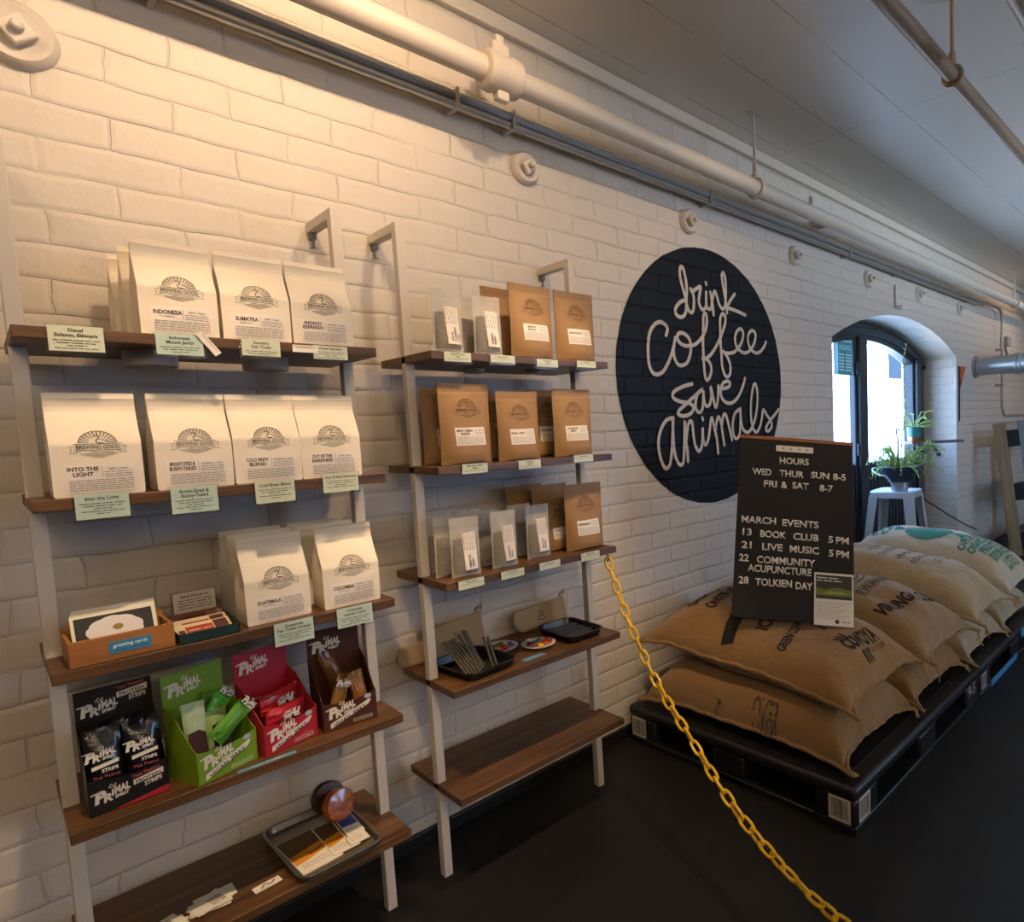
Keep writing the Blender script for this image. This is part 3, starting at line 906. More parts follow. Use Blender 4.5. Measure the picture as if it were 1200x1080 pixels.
def ladder_shelf(x0, zs, label, name='ladder_shelf'):
    w = 0.604
    t = thing(name, label, 'shelf unit', (x0, 0, 0), 0, 'ladder shelf units on the brick wall')
    for i, (xa) in enumerate((0.0, w - 0.025)):
        p = B()
        yb, yt = -0.178, -0.150                # rear face of the upright at the foot and at the top
        d = 0.026
        p.add([(xa, yb - d, 0), (xa + 0.025, yb - d, 0), (xa + 0.025, yb, 0), (xa, yb, 0),
               (xa, yt - d, 1.842), (xa + 0.025, yt - d, 1.842), (xa + 0.025, yt, 1.842), (xa, yt, 1.842)],
              [(0, 3, 2, 1), (4, 5, 6, 7), (0, 1, 5, 4), (1, 2, 6, 5), (2, 3, 7, 6), (3, 0, 4, 7)])
        po = p.obj('post', t, POST_M, bevel=0.002)
        a = B(); a.box(xa + 0.0002, xa + 0.0248, yt - 0.004, -0.002, 1.817, 1.8418); a.obj('top_arm', po, POST_M, bevel=0.002)
        s = B(); s.box(xa + 0.006, xa + 0.019, -0.024, -0.002, 1.799, 1.8168); s.cyl((xa + 0.0125, -0.016, 1.799), (xa + 0.0125, -0.016, 1.776), 0.004, n=8)
        s.bar((xa + 0.002, -0.016, 1.776), (xa + 0.023, -0.016, 1.779), 0.004, 0.003); s.obj('wall_bolt', po, M('steel bolt', '#7d776f', 0.45, metal=0.5), bevel=0.001)
        f = B(); f.cyl((xa + 0.0125, yb - 0.013, -0.0), (xa + 0.0125, yb - 0.013, 0.004), 0.011, n=10)
    for z in zs:
        b = B(); b.box(0.0, w, YF, -0.03, z - TH, z)
        b.obj('shelf_board', t, BOARD, bevel=0.0015)
    return t


def puck(parent, x, y, z, r, h=0.026):
    b = B(); b.lathe([(r * 0.5, -h), (r * 0.96, -h), (r, -h + 0.003), (r, 0)], 30, (x, y, z)); b.obj('puck_light', parent, M('grey puck light', '#b5aea6', 0.55))


unit_left = ladder_shelf(0.060, SHELF_L, 'left white ladder shelf with walnut boards holding white coffee bags')
unit_right = ladder_shelf(0.800, SHELF_R, 'right white ladder shelf with walnut boards holding brown kraft tea bags')
puck(unit_left, 0.20, -0.20, SHELF_L[0] - TH, 0.045, 0.03)
puck(unit_left, 0.405, -0.20, SHELF_L[0] - TH, 0.045, 0.03)
puck(unit_right, 0.235, -0.13, SHELF_R[0] - TH, 0.03, 0.012)
puck(unit_right, 0.42, -0.17, SHELF_R[0] - TH, 0.03, 0.012)

# ================================================================== WHITE COFFEE BAGS
INK = M('dark brown print', '#3d362f', 0.7)
INK_SOFT = M('grey brown print', '#7d7264', 0.7)
LABEL_PAPER = M('label paper', '#e9dfd2', 0.55)
BAG_WHITE = M('white coffee bag paper', '#e6dac4', 0.62, bump=0.25, scale=22, dist=0.004)
KRAFT = M('kraft paper', '#9c774c', 0.55, bump=0.3, scale=26, dist=0.004, var=0.06)
WB_W, WB_D, WB_H = 0.126, 0.070, 0.190


def wb_front(x, z):
    t = z / WB_H
    q = 2 * x / WB_W
    if t < 0.50:
        y = -WB_D / 2 - 0.0035 * (1 - q * q) * math.sin(PI * min(1, t / 0.5))
    elif t < 0.84:
        u = (t - 0.5) / 0.34
        y = -WB_D / 2 * (1 - u) + (-0.0035) * u + 0.004 * math.sin(PI * u) * (1 - q * q) * -1
    else:
        y = -0.0035
    y += (0.0016 * mnoise.noise((x * 30, z * 30, 1.7)) + 0.0022 * mnoise.noise((x * 14, z * 19, 7.7))) * min(1, t * 4)
    return y


def wb_back(x, z):
    t = z / WB_H
    if t < 0.5:
        return WB_D / 2
    if t < 0.84:
        u = (t - 0.5) / 0.34
        return WB_D / 2 * (1 - u) + 0.0035 * u
    return 0.0035


def white_bag_body():
    b = B(); rings = []
    zs = [0, 0.004, 0.03, 0.055, 0.075, 0.09, 0.095, 0.10, 0.11, 0.125, 0.14, 0.152, 0.158, 0.160, 0.1625, 0.165, 0.176, 0.1795, 0.181, 0.19]
    n = 12
    for z in zs:
        t = z / WB_H
        g = 0.0 if t < 0.35 else min(1, (t - 0.35) / 0.5) * 0.026
        w = WB_W / 2 - (0.002 if z == 0 else 0)
        ring = []
        crease = 0.0012 if z in (0.160, 0.1795) else 0
        for i in range(n + 1):
            x = -w + 2 * w * i / n
            ring.append((x, wb_front(x, z) - crease, z))
        yf, yb = wb_front(w, z), wb_back(w, z)
        ring.append((w - 0.4 * g, yf * 0.45 + yb * 0.55 * 0, z)); ring.append((w - g, (yf + yb) / 2, z)); ring.append((w - 0.4 * g, yb * 0.45, z))
        for i in range(n + 1):
            x = w - 2 * w * i / n
            ring.append((x, wb_back(x, z), z))
        ring.append((-w + 0.4 * g, yb * 0.45, z)); ring.append((-w + g, (yf + yb) / 2, z)); ring.append((-w + 0.4 * g, yf * 0.45, z))
        rings.append(ring)
    b.rings(rings, True, True, True)
    return b


def logo(b, cx, cz, w, front, eps=0.0009, soft=False):
    """sunburst over a ribbon banner, printed on a front given by front(x, z)"""
    k = b.n()
    u = w
    # rays
    oc = (0.0, 0.10)
    for i in range(13):
        a = PI * (0.06 + 0.88 * i / 12)
        p = lambda r, aa: (oc[0] + r * 1.12 * math.cos(aa), oc[1] + r * math.sin(aa))
        b.add([(*p(0.17, a - 0.03), 0), (*p(0.33, a - 0.055), 0), (*p(0.33, a - 0.015), 0), (*p(0.17, a - 0.005), 0)], [(0, 1, 2, 3)])
        b.add([(*p(0.17, a + 0.03), 0), (*p(0.33, a + 0.055), 0), (*p(0.33, a + 0.015), 0), (*p(0.17, a + 0.005), 0)], [(0, 1, 2, 3)])
    kk = b.n()
    arcs = [(oc[0] + 0.34 * 1.12 * math.cos(a), oc[1] + 0.34 * math.sin(a)) for a in [PI * (0.03 + 0.94 * i / 24) for i in range(25)]]
    b.stroke(arcs, 0.014)
    b.stroke([(-0.07, 0.30), (0.0, 0.33), (0.03, 0.27), (-0.03, 0.20), (-0.01, 0.13), (0.10, 0.12)], 0.02, smooth=3)
    b.stroke([(0.02, 0.22), (0.12, 0.20), (0.2, 0.14)], 0.016, smooth=3)
    # banner
    b.stroke([(-0.47, -0.06), (0.47, -0.06), (0.47, 0.10), (-0.47, 0.10)], 0.013, closed=True)
    b.stroke([(-0.47, 0.04), (-0.56, 0.05), (-0.52, -0.04), (-0.56, -0.14), (-0.42, -0.12), (-0.42, -0.06)], 0.013)
    b.stroke([(0.47, 0.04), (0.56, 0.05), (0.52, -0.04), (0.56, -0.14), (0.42, -0.12), (0.42, -0.06)], 0.013)
    b.text('BREWING GOOD', 0, -0.028, 0.095, 0, w=0.86, bold=0.015)
    b.stroke([(-0.36, -0.06), (-0.36, -0.15), (0.38, -0.15), (0.38, -0.06)], 0.010)
    b.text('coffee company', 0.06, -0.122, 0.036, 0, w=0.5, bold=0.01)
    for j in range(4):
        hw = (0.34, 0.28, 0.19, 0.09)[j]
        b.stroke([(-hw, -0.175 - 0.025 * j), (0, -0.18 - 0.028 * j), (hw, -0.175 - 0.025 * j)], 0.009)
    # the rays were laid in (a, b, 0): swap to the x-z plane, then drape everything on the front
    for i in range(k, kk):
        a, c, _ = b.v[i]; b.v[i] = (a, 0, c)
    b.warp(k, lambda x, y, z: (cx + x * u, front(cx + x * u, cz + z * u) - eps, cz + z * u))


def shared(name, mesh, parent):
    o = bpy.data.objects.new(name, mesh); COL.objects.link(o); o.parent = parent
    return o


_wb = white_bag_body().obj('bag_body', None, BAG_WHITE, sharp=50)
WB_BODY = _wb.data; bpy.data.objects.remove(_wb)
_b = B(); _b.mat(INK); logo(_b, 0.002, 0.088, 0.070, wb_front)
_o = _b.obj('printed_logo'); WB_LOGO = _o.data; bpy.data.objects.remove(_o)
_b = B(); _n = 8
_b.add([(x, wb_front(x, z) - 0.0006, z) for z in (0.007, 0.02, 0.032, 0.045, 0.058) for x in [-0.047 + 0.098 * i / _n for i in range(_n + 1)]],
       [(r * (_n + 1) + i, r * (_n + 1) + i + 1, (r + 1) * (_n + 1) + i + 1, (r + 1) * (_n + 1) + i) for r in range(4) for i in range(_n)])
_o = _b.obj('paper_label', None, LABEL_PAPER); WB_LABEL = _o.data; bpy.data.objects.remove(_o)


def white_bag(x, y, z, title, roast, label, rot=0.0, seed=0, printed=True):
    t = thing('coffee_bag', label, 'coffee bag', (x, y, z + 0.0005), rot, 'white coffee bags on the left shelf unit')
    shared('bag_body', WB_BODY, t)
    if not printed:
        return t
    shared('printed_logo', WB_LOGO, t)
    lb = shared('paper_label', WB_LABEL, t)
    b = B(); k = 0
    b.mat(INK)
    if len(title) == 2:
        b.text(title[0], -0.022, 0.0465, 0.0068, w=0.040 if len(title[0]) > 8 else None, maxw=0.042, bold=0.03)
        b.text(title[1], -0.022, 0.0370, 0.0068, maxw=0.042, bold=0.03)
    else:
        b.text(title[0], -0.020, 0.0425, 0.0075, w=min(0.045, 0.0058 * len(title[0])), bold=0.03)
        b.lines(-0.033, -0.010, 0.0375, 0.0018, seed=seed)
    b.rect(0.0035, 0.0040, 0.034, 0.054)
    b.text(roast, 0.026, 0.047, 0.0045, maxw=0.036)
    b.mat(INK_SOFT)
    for r_ in range(3):
        b.lines(0.007, 0.046, 0.0425 - 0.0042 * r_, 0.0022, seed=seed + r_)
    for r_ in range(6):
        b.lines(-0.042, 0.047, 0.0285 - 0.0036 * r_, 0.0021, seed=seed + 10 + r_)
    b.warp(k, lambda a, c, d: (a, wb_front(a, d) - 0.0011, d))
    b.obj('label_print', lb)
    return t


YB = -0.262
zl = SHELF_L
white_bag(0.297, YB, zl[0], ('INDONESIA',), 'dark roast', 'white coffee bag labelled Indonesia, front left on the top shelf', 0.02, 1)
white_bag(0.430, YB, zl[0], ('SUMATRA',), 'dark roast', 'white coffee bag labelled Sumatra, middle of the top shelf', 0.0, 2)
white_bag(0.561, YB, zl[0], ('INDIGO', 'ESPRESSO'), 'medium roast', 'white coffee bag labelled Indigo Espresso, right end of the top shelf', -0.02, 3)
white_bag(0.290, YB + 0.085, zl[0], ('', ''), '', 'white coffee bag right behind the Indonesia bag', 0.0, 0, False)
white_bag(0.283, YB + 0.165, zl[0], ('', ''), '', 'white coffee bag against the wall, rearmost behind the Indonesia bag', 0.0, 0, False)
white_bag(0.153, YB - 0.012, zl[1], ('INTO THE', 'LIGHT'), 'light roast', 'white coffee bag labelled Into the Light, left end of the second shelf', 0.0, 4)
white_bag(0.297, YB - 0.01, zl[1], ('BRIGHT EYED &', 'BUSHY-TAILED'), 'medium roast', 'white coffee bag labelled Bright Eyed and Bushy-Tailed, second shelf', 0.02, 5)
white_bag(0.426, YB - 0.01, zl[1], ('COLD BREW', 'BLEND'), 'medium roast', 'white coffee bag labelled Cold Brew Blend, second shelf', 0.0, 6)
white_bag(0.554, YB - 0.01, zl[1], ('OUT OF THE', 'DARKNESS'), 'dark roast', 'white coffee bag labelled Out of the Darkness, right end of the second shelf', -0.02, 7)
white_bag(0.425, YB + 0.005, zl[2], ('GUATEMALA',), 'medium roast', 'white coffee bag labelled Guatemala on the third shelf', 0.03, 8)
white_bag(0.578, YB - 0.002, zl[2], ('COLOMBIA',), 'medium roast', 'white coffee bag labelled Colombia, right end of the third shelf', 0.0, 9)
white_bag(0.427, YB + 0.085, zl[2], ('', ''), '', 'white coffee bag right behind the Guatemala bag', 0.0, 0, False)
white_bag(0.430, YB + 0.165, zl[2], ('', ''), '', 'white coffee bag against the wall, rearmost behind the Guatemala bag', 0.02, 0, False)
white_bag(0.568, YB + 0.085, zl[2], ('', ''), '', 'white coffee bag right behind the Colombia bag', 0.02, 0, False)
white_bag(0.572, YB + 0.165, zl[2], ('', ''), '', 'white coffee bag against the wall, rearmost behind the Colombia bag', 0.0, 0, False)

# ================================================================== KRAFT POUCHES
KW, KH = 0.150, 0.216


def kp_half(x, z, W=KW, H=KH, bulge=0.036):
    t = z / H
    q = 2 * x / W
    prof = math.sin(min(1, t / 0.16) * PI / 2) * 0.12 + 0.88 if t < 0.16 else max(0.0, 1 - ((t - 0.16) / 0.72)) ** 0.8 if t < 0.88 else 0.0
    return 0.0016 + bulge * prof * max(0, 1 - abs(q) ** 2.6)


def kp_front(x, z, W=KW, H=KH, bulge=0.036):
    return -kp_half(x, z, W, H, bulge) + (0.0020 * mnoise.noise((x * 24 + 5, z * 24, 3.1)) + 0.0030 * mnoise.noise((x * 11 + 2, z * 16, 9.1))) * (1 if z < 0.85 * H else 0.3)


def pouch_body(W, H, bulge):
    b = B(); rings = []
    zs = [0, 0.012, 0.03, 0.06, 0.1, 0.15, 0.22, 0.3, 0.4, 0.5, 0.6, 0.7, 0.8, 0.86, 0.875, 0.885, 0.9, 0.95, 1.0]
    n = 16
    for t in zs:
        z0 = t * H
        ring = []
        rel = 0.0011 if abs(t - 0.875) < 0.001 else 0
        for side in (-1, 1):
            for i in range(n + 1):
                x = (-W / 2 + W * i / n) * -side * -1 if side == -1 else (W / 2 - W * i / n)
                arch = 0.009 * (1 - (2 * x / W) ** 2) * max(0, 1 - t / 0.1)
                z = z0 + arch
                y = kp_front(x, z0, W, H, bulge) - rel if side == -1 else kp_half(x, z0, W, H, bulge)
                ring.append((x * (1 - 0.02 * math.sin(PI * min(1, t * 1.2))), y, z))
        rings.append(ring)
    b.rings(rings, True, True, True)
    return b


_o = pouch_body(KW, KH, 0.036).obj('pouch_body', None, KRAFT, sharp=50); K_BODY = _o.data; bpy.data.objects.remove(_o)
_b = B(); _b.mat(M('dark kraft print', '#4a3018', 0.7)); logo(_b, 0.0, 0.143, 0.072, kp_front)
_o = _b.obj('printed_logo'); K_LOGO = _o.data; bpy.data.objects.remove(_o)
_b = B(); _n = 10
_b.add([(x, kp_front(x, z) - 0.0008, z) for z in (0.050, 0.062, 0.074, 0.086, 0.098) for x in [-0.043 + 0.086 * i / _n for i in range(_n + 1)]],
       [(r * (_n + 1) + i, r * (_n + 1) + i + 1, (r + 1) * (_n + 1) + i + 1, (r + 1) * (_n + 1) + i) for r in range(4) for i in range(_n)])
_o = _b.obj('paper_label', None, LABEL_PAPER); K_LABEL = _o.data; bpy.data.objects.remove(_o)


def kraft_bag(x, y, z, title, label, rot=0.0, seed=0, printed=True, s=1.0, lean=0.0):
    t = thing('tea_pouch', label, 'tea bag', (x, y, z + 0.0005), 0, 'brown kraft pouches on the right shelf unit', rot=(lean, 0, rot))
    t.scale = (s, s, s)
    shared('pouch_body', K_BODY, t)
    if not printed:
        return t
    shared('printed_logo', K_LOGO, t)
    lb = shared('paper_label', K_LABEL, t)
    b = B(); b.mat(INK)
    if len(title) == 2:
        b.text(title[0], -0.017, 0.0865, 0.0055, maxw=0.044, bold=0.03); b.text(title[1], -0.017, 0.0785, 0.0055, maxw=0.044, bold=0.03)
    else:
        b.text(title[0], -0.017, 0.082, 0.0062, maxw=0.046, bold=0.03)
    b.mat(INK_SOFT)
    for r_ in range(4):
        b.lines(0.010, 0.039, 0.091 - 0.0042 * r_, 0.0020, seed=seed + r_)
    for r_ in range(5):
        b.lines(-0.039, 0.039, 0.0715 - 0.0042 * r_, 0.0020, seed=seed + 20 + r_)
    b.warp(0, lambda a, c, d: (a, kp_front(a, d) - 0.0013, d))
    b.obj('label_print', lb)
    return t


zr = SHELF_R
kraft_bag(1.140, -0.285, zr[0], ('SMOKY', 'BLACK'), 'brown kraft pouch labelled Smoky Black, third bag from the right post on the top shelf', 0.02, 31)
kraft_bag(1.305, -0.285, zr[0], ('ORANGE SPICE',), 'brown kraft pouch with a one-line label, right end of the top shelf', -0.03, 32)
kraft_bag(1.105, -0.205, zr[0], ('', ''), 'brown kraft pouch peeking out behind the two-line labelled pouch on the top shelf', 0.04, 0, False, lean=-0.05)
kraft_bag(0.905, -0.285, zr[1], ('MINT GREEN', 'BLEND'), 'largest brown kraft pouch, front left on the second shelf', 0.03, 33, s=1.02)
kraft_bag(0.904, -0.190, zr[1], ('HONEYBUSH', 'MANGO'), 'shaded brown kraft pouch behind the front left pouch on the second shelf', 0.02, 34)
kraft_bag(1.075, -0.285, zr[1], ('EARL GREY',), 'brown kraft pouch in the middle of the second shelf', -0.02, 35, s=0.93)
kraft_bag(1.055, -0.200, zr[1], ('', ''), 'brown kraft pouch hidden behind the middle pouch of the second shelf', 0.0, 0, False, s=0.93)
kraft_bag(1.280, -0.280, zr[1], ('LAVENDER', 'MINT'), 'brown kraft pouch at the right end of the second shelf, in front', -0.03, 36, s=0.98)
kraft_bag(1.252, -0.180, zr[1], ('ROOIBOS',), 'dark shaded brown kraft pouch behind the right end pouch of the second shelf', 0.02, 37)
kraft_bag(1.320, -0.265, zr[2], ('PEPPERMINT',), 'brown kraft pouch at the right end of the third shelf, in front', -0.04, 38)
kraft_bag(1.262, -0.198, zr[2], ('CHAI',), 'small lit brown kraft pouch left of the front pouch on the third shelf', 0.06, 39, s=0.78)
kraft_bag(1.285, -0.132, zr[2], ('', ''), 'shaded brown kraft pouch second from the wall on the third shelf', 0.05, 0, False, s=0.98)
kraft_bag(1.235, -0.058, zr[2], ('', ''), 'darkest brown kraft pouch nearest the wall on the third shelf', 0.04, 40, False, s=0.98)

# ================================================================== CLOUDY POUCHES OF LOOSE TEA
TW, TH_, TB = 0.084, 0.165, 0.022
FROST = frosted_material('cloudy pouch film', '#dcd6ca', 0.70)
LEAF = M('loose tea leaves', '#43362a', 0.9, bump=1.0, scale=150, var=0.95, dist=0.004)
_o = pouch_body(TW, TH_, TB).obj('pouch_film', None, FROST, sharp=50); T_BODY = _o.data; bpy.data.objects.remove(_o)
_b = B(); _rings = []
for _t in (0.05, 0.12, 0.25, 0.4, 0.52, 0.6, 0.64):
    _ring = []
    for _i in range(24):
        _a = 2 * PI * _i / 24
        _x = (TW / 2 - 0.006) * math.cos(_a) * (1 - 0.25 * max(0, _t - 0.45))
        _y = (kp_half(_x, _t * TH_, TW, TH_, TB) - 0.0016) * 0.9 * (1 if math.sin(_a) > 0 else -1) * abs(math.sin(_a)) ** 0.5
        _ring.append((_x, _y, _t * TH_ + 0.006 * mnoise.noise((_x * 60, _y * 60, _t)) * (1 if _t > 0.5 else 0.2) + (0.004 if _t < 0.1 else 0)))
    _rings.append(_ring)
_b.rings(_rings, True, True, True)
_o = _b.obj('tea_leaves', None, LEAF); T_LEAF = _o.data; bpy.data.objects.remove(_o)
tf = lambda x, z: -kp_half(x, z, TW, TH_, TB) - 0.0018
_b = B(); _n = 4
_b.add([(x, tf(x, z) - 0.0004, z) for z in [0.022 + 0.10 * j / 6 for j in range(7)] for x in [-0.013 + 0.040 * i / _n for i in range(_n + 1)]],
       [(r * (_n + 1) + i, r * (_n + 1) + i + 1, (r + 1) * (_n + 1) + i + 1, (r + 1) * (_n + 1) + i) for r in range(6) for i in range(_n)])
_o = _b.obj('paper_label', None, LABEL_PAPER); T_LABEL = _o.data; bpy.data.objects.remove(_o)


def tea_bag(x, y, z, title, label, rot=0.0, seed=0, printed=True, lean=0.0):
    t = thing('loose_tea_pouch', label, 'tea bag', (x, y, z + 0.0005), 0, 'cloudy loose tea pouches on the right shelf unit', rot=(lean, 0, rot))
    f = shared('pouch_film', T_BODY, t)
    shared('tea_leaves', T_LEAF, t)
    if not printed:
        return t
    lb = shared('paper_label', T_LABEL, t)
    b = B(); b.mat(INK)
    for i, s in enumerate(title):
        b.text(s, 0.004 + 0.009 * i, 0.030, 0.0055, align='l', ang=PI / 2, maxw=0.042, bold=0.03)
    b.mat(INK_SOFT)
    r = random.Random(seed)
    for c in range(6):
        zz = 0.075
        while zz < 0.118:
            l = r.uniform(0.006, 0.014); b.rect(-0.010 + 0.0055 * c, -0.0085 + 0.0055 * c, zz, min(zz + l, 0.119)); zz += l + 0.002
    b.stroke([(-0.0115, 0.0235), (0.0255, 0.0235), (0.0255, 0.1205), (-0.0115, 0.1205)], 0.0008, closed=True)
    b.warp(0, lambda a, c, d: (a, tf(a, d) - 0.0010, d))
    b.obj('label_print', lb)
    return t


tea_bag(0.872, -0.285, zr[0], ('SPICED', 'TURMERIC', 'CHAI'), 'cloudy tea pouch at the left end of the top shelf', 0.0, 51)
tea_bag(0.992, -0.285, zr[0], ('JASMINE', 'GREEN'), 'cloudy tea pouch second from the left on the top shelf', -0.04, 52)
tea_bag(0.965, -0.225, zr[0], ('', ''), 'cloudy tea pouch behind the second one on the top shelf', 0.03, 0, False)
tea_bag(0.878, -0.292, zr[2], ('HIBISCUS', 'BERRY'), 'cloudy tea pouch with folded grey top, front left on the third shelf', -0.05, 53)
tea_bag(0.857, -0.240, zr[2], ('', ''), 'cloudy tea pouch directly behind the front left pouch on the third shelf', 0.05, 0, False)
tea_bag(0.873, -0.165, zr[2], ('ROOIBOS',), 'shaded cloudy tea pouch at the left end near the wall on the third shelf', 0.03, 54)
tea_bag(1.008, -0.280, zr[2], ('DRAGON', 'WELL'), 'cloudy tea pouch in the middle front of the third shelf', 0.03, 55)
tea_bag(0.993, -0.215, zr[2], ('', ''), 'cloudy tea pouch directly behind the middle front pouch on the third shelf', 0.0, 0, False)
tea_bag(0.975, -0.150, zr[2], ('', ''), 'shaded cloudy tea pouch near the wall behind the middle front pouch', 0.0, 0, False)
tea_bag(1.148, -0.250, zr[2], ('SENCHA', 'GREEN'), 'cloudy tea pouch farthest right in the row on the third shelf', 0.0, 56)
tea_bag(1.125, -0.185, zr[2], ('', ''), 'cloudy tea pouch behind the one farthest right on the third shelf', 0.0, 0, False)

# ================================================================== PRICE CARDS ON THE SHELF EDGES
CARD_GREEN = M('pale green card', '#ccd2b8', 0.5)
CARD_BLUE = M('pale blue-green card', '#b9cdbd', 0.5)
SLEEVE = glass_material('clear card sleeve', (0.93, 0.93, 0.92), 0.03, 0.2)


def price_card(x, z, w, h, titles, label, small=4, mat=None, rot=0.0, y=YF - 0.004, seed=0, tilt=0.0, sleeve=True):
    t = thing('price_card', label, 'price card', (x, y, z), 0, 'printed cards on the shelf edges', rot=(tilt, rot, 0))
    b = B(); b.box(-w / 2, w / 2, -0.0006, 0.0006, -h / 2, h / 2); b.obj('card', t, mat or CARD_GREEN)
    if sleeve:
        s = B(); s.box(-w / 2 - 0.004, w / 2 + 0.004, 0.0010, 0.0016, -h / 2 - 0.006, h / 2 + 0.002); s.obj('clear_sleeve', t, SLEEVE)
    p = B(); p.mat(INK)
    n = len(titles); th = min(0.0058, h * 0.17)
    zz = h / 2 - h * 0.10
    for s_ in titles:
        zz -= th * 1.05
        p.text(s_, 0, zz, th, -0.0011, maxw=w * 0.9, bold=0.02); zz -= th * 0.45
    lh = th * 0.42
    for i in range(small):
        zz -= lh * 1.9
        if zz < -h / 2 + lh: break
        k = (0.42, 0.36, 0.18, 0.40, 0.12)[i % 5]
        p.lines(-w * k, w * k, zz, lh, -0.0011, seed + i)
    p.obj('card_print', t)
    return t


price_card(0.140, 1.461, 0.073, 0.045, ('Decaf', 'Sidamo, Ethiopia'), 'green price card for decaf at the left end of the top shelf', seed=1)
price_card(0.287, 1.461, 0.074, 0.040, ('Indonesia', 'Mount Jambi'), 'blue-green price card under the Indonesia bag', mat=CARD_BLUE, seed=2)
price_card(0.424, 1.464, 0.070, 0.034, ('Sumatra', 'Fair Trade'), 'green price card under the Sumatra bag', seed=3)
price_card(0.560, 1.462, 0.072, 0.030, ('House Espresso',), 'green price card under the Indigo Espresso bag, right end of the top shelf', seed=4)
t = price_card(0.507, 1.467, 0.050, 0.016, (), 'small white strip beside the espresso card on the top shelf edge', small=2, mat=LABEL_PAPER, sleeve=False, y=YF - 0.0075)
t = price_card(0.332, 1.466, 0.052, 0.013, (), 'narrow white strip hanging slanted from the Indonesia price card', small=2, mat=LABEL_PAPER, rot=0.95, sleeve=False, y=YF - 0.008)
price_card(0.151, 1.160, 0.074, 0.045, ('Into the Light',), 'green price card under the Into the Light bag', small=5, mat=CARD_BLUE, seed=5)
price_card(0.287, 1.157, 0.075, 0.051, ('Bright-Eyed &', 'Bushy-Tailed'), 'green price card under the Bright Eyed bag', small=5, mat=CARD_BLUE, seed=6)
price_card(0.427, 1.158, 0.074, 0.046, ('Cold Brew Blend',), 'green price card under the Cold Brew Blend bag', small=5, seed=7)
price_card(0.560, 1.166, 0.076, 0.042, ('Out of the Darkness',), 'green price card under the Out of the Darkness bag', small=4, seed=8)
price_card(0.440, 0.846, 0.077, 0.050, ('Guatemala', 'Fair Trade, organic'), 'green price card under the Guatemala bag', mat=CARD_BLUE, seed=9)
price_card(0.568, 0.850, 0.079, 0.046, ('Colombia', 'women grown'), 'green price card under the Colombia bag', mat=CARD_BLUE, seed=10)
for x, z, h, tt, l in ((0.872, 1.470, 0.024, ('Spiced Turmeric', 'Chai'), 'pale green tag at the left end of the top shelf edge of the right unit'),
                       (1.008, 1.472, 0.020, ('Jasmine Green',), 'pale green tag under the second cloudy pouch of the top shelf'),
                       (1.160, 1.468, 0.022, ('Smoky Black', 'caffeine'), 'pale green tag under the Smoky Black pouch'),
                       (1.310, 1.472, 0.020, ('Orange Spice',), 'pale green tag at the right end of the top shelf edge of the right unit'),
                       (0.902, 1.173, 0.026, ('Mint Green Blend', 'caffeine'), 'pale green tag under the largest kraft pouch on the second shelf'),
                       (1.078, 1.172, 0.024, ('Earl Grey', 'caffeine'), 'pale green tag under the middle kraft pouch on the second shelf'),
                       (1.280, 1.177, 0.022, ('Lavender Mint',), 'pale green tag at the right end of the second shelf edge of the right unit'),
                       (0.870, 0.862, 0.024, ('Hibiscus Berry',), 'pale green tag at the left end of the third shelf edge of the right unit'),
                       (1.000, 0.863, 0.023, ('Dragon Well',), 'pale green tag second from the left on the third shelf edge of the right unit'),
                       (1.130, 0.864, 0.022, ('Sencha Green',), 'pale green tag third from the left on the third shelf edge of the right unit'),
                       (1.288, 0.863, 0.026, ('Peppermint',), 'pale green tag at the right end of the third shelf edge of the right unit')):
    price_card(x, z, 0.076, h, tt, l, small=1, mat=CARD_GREEN, seed=int(x * 100))

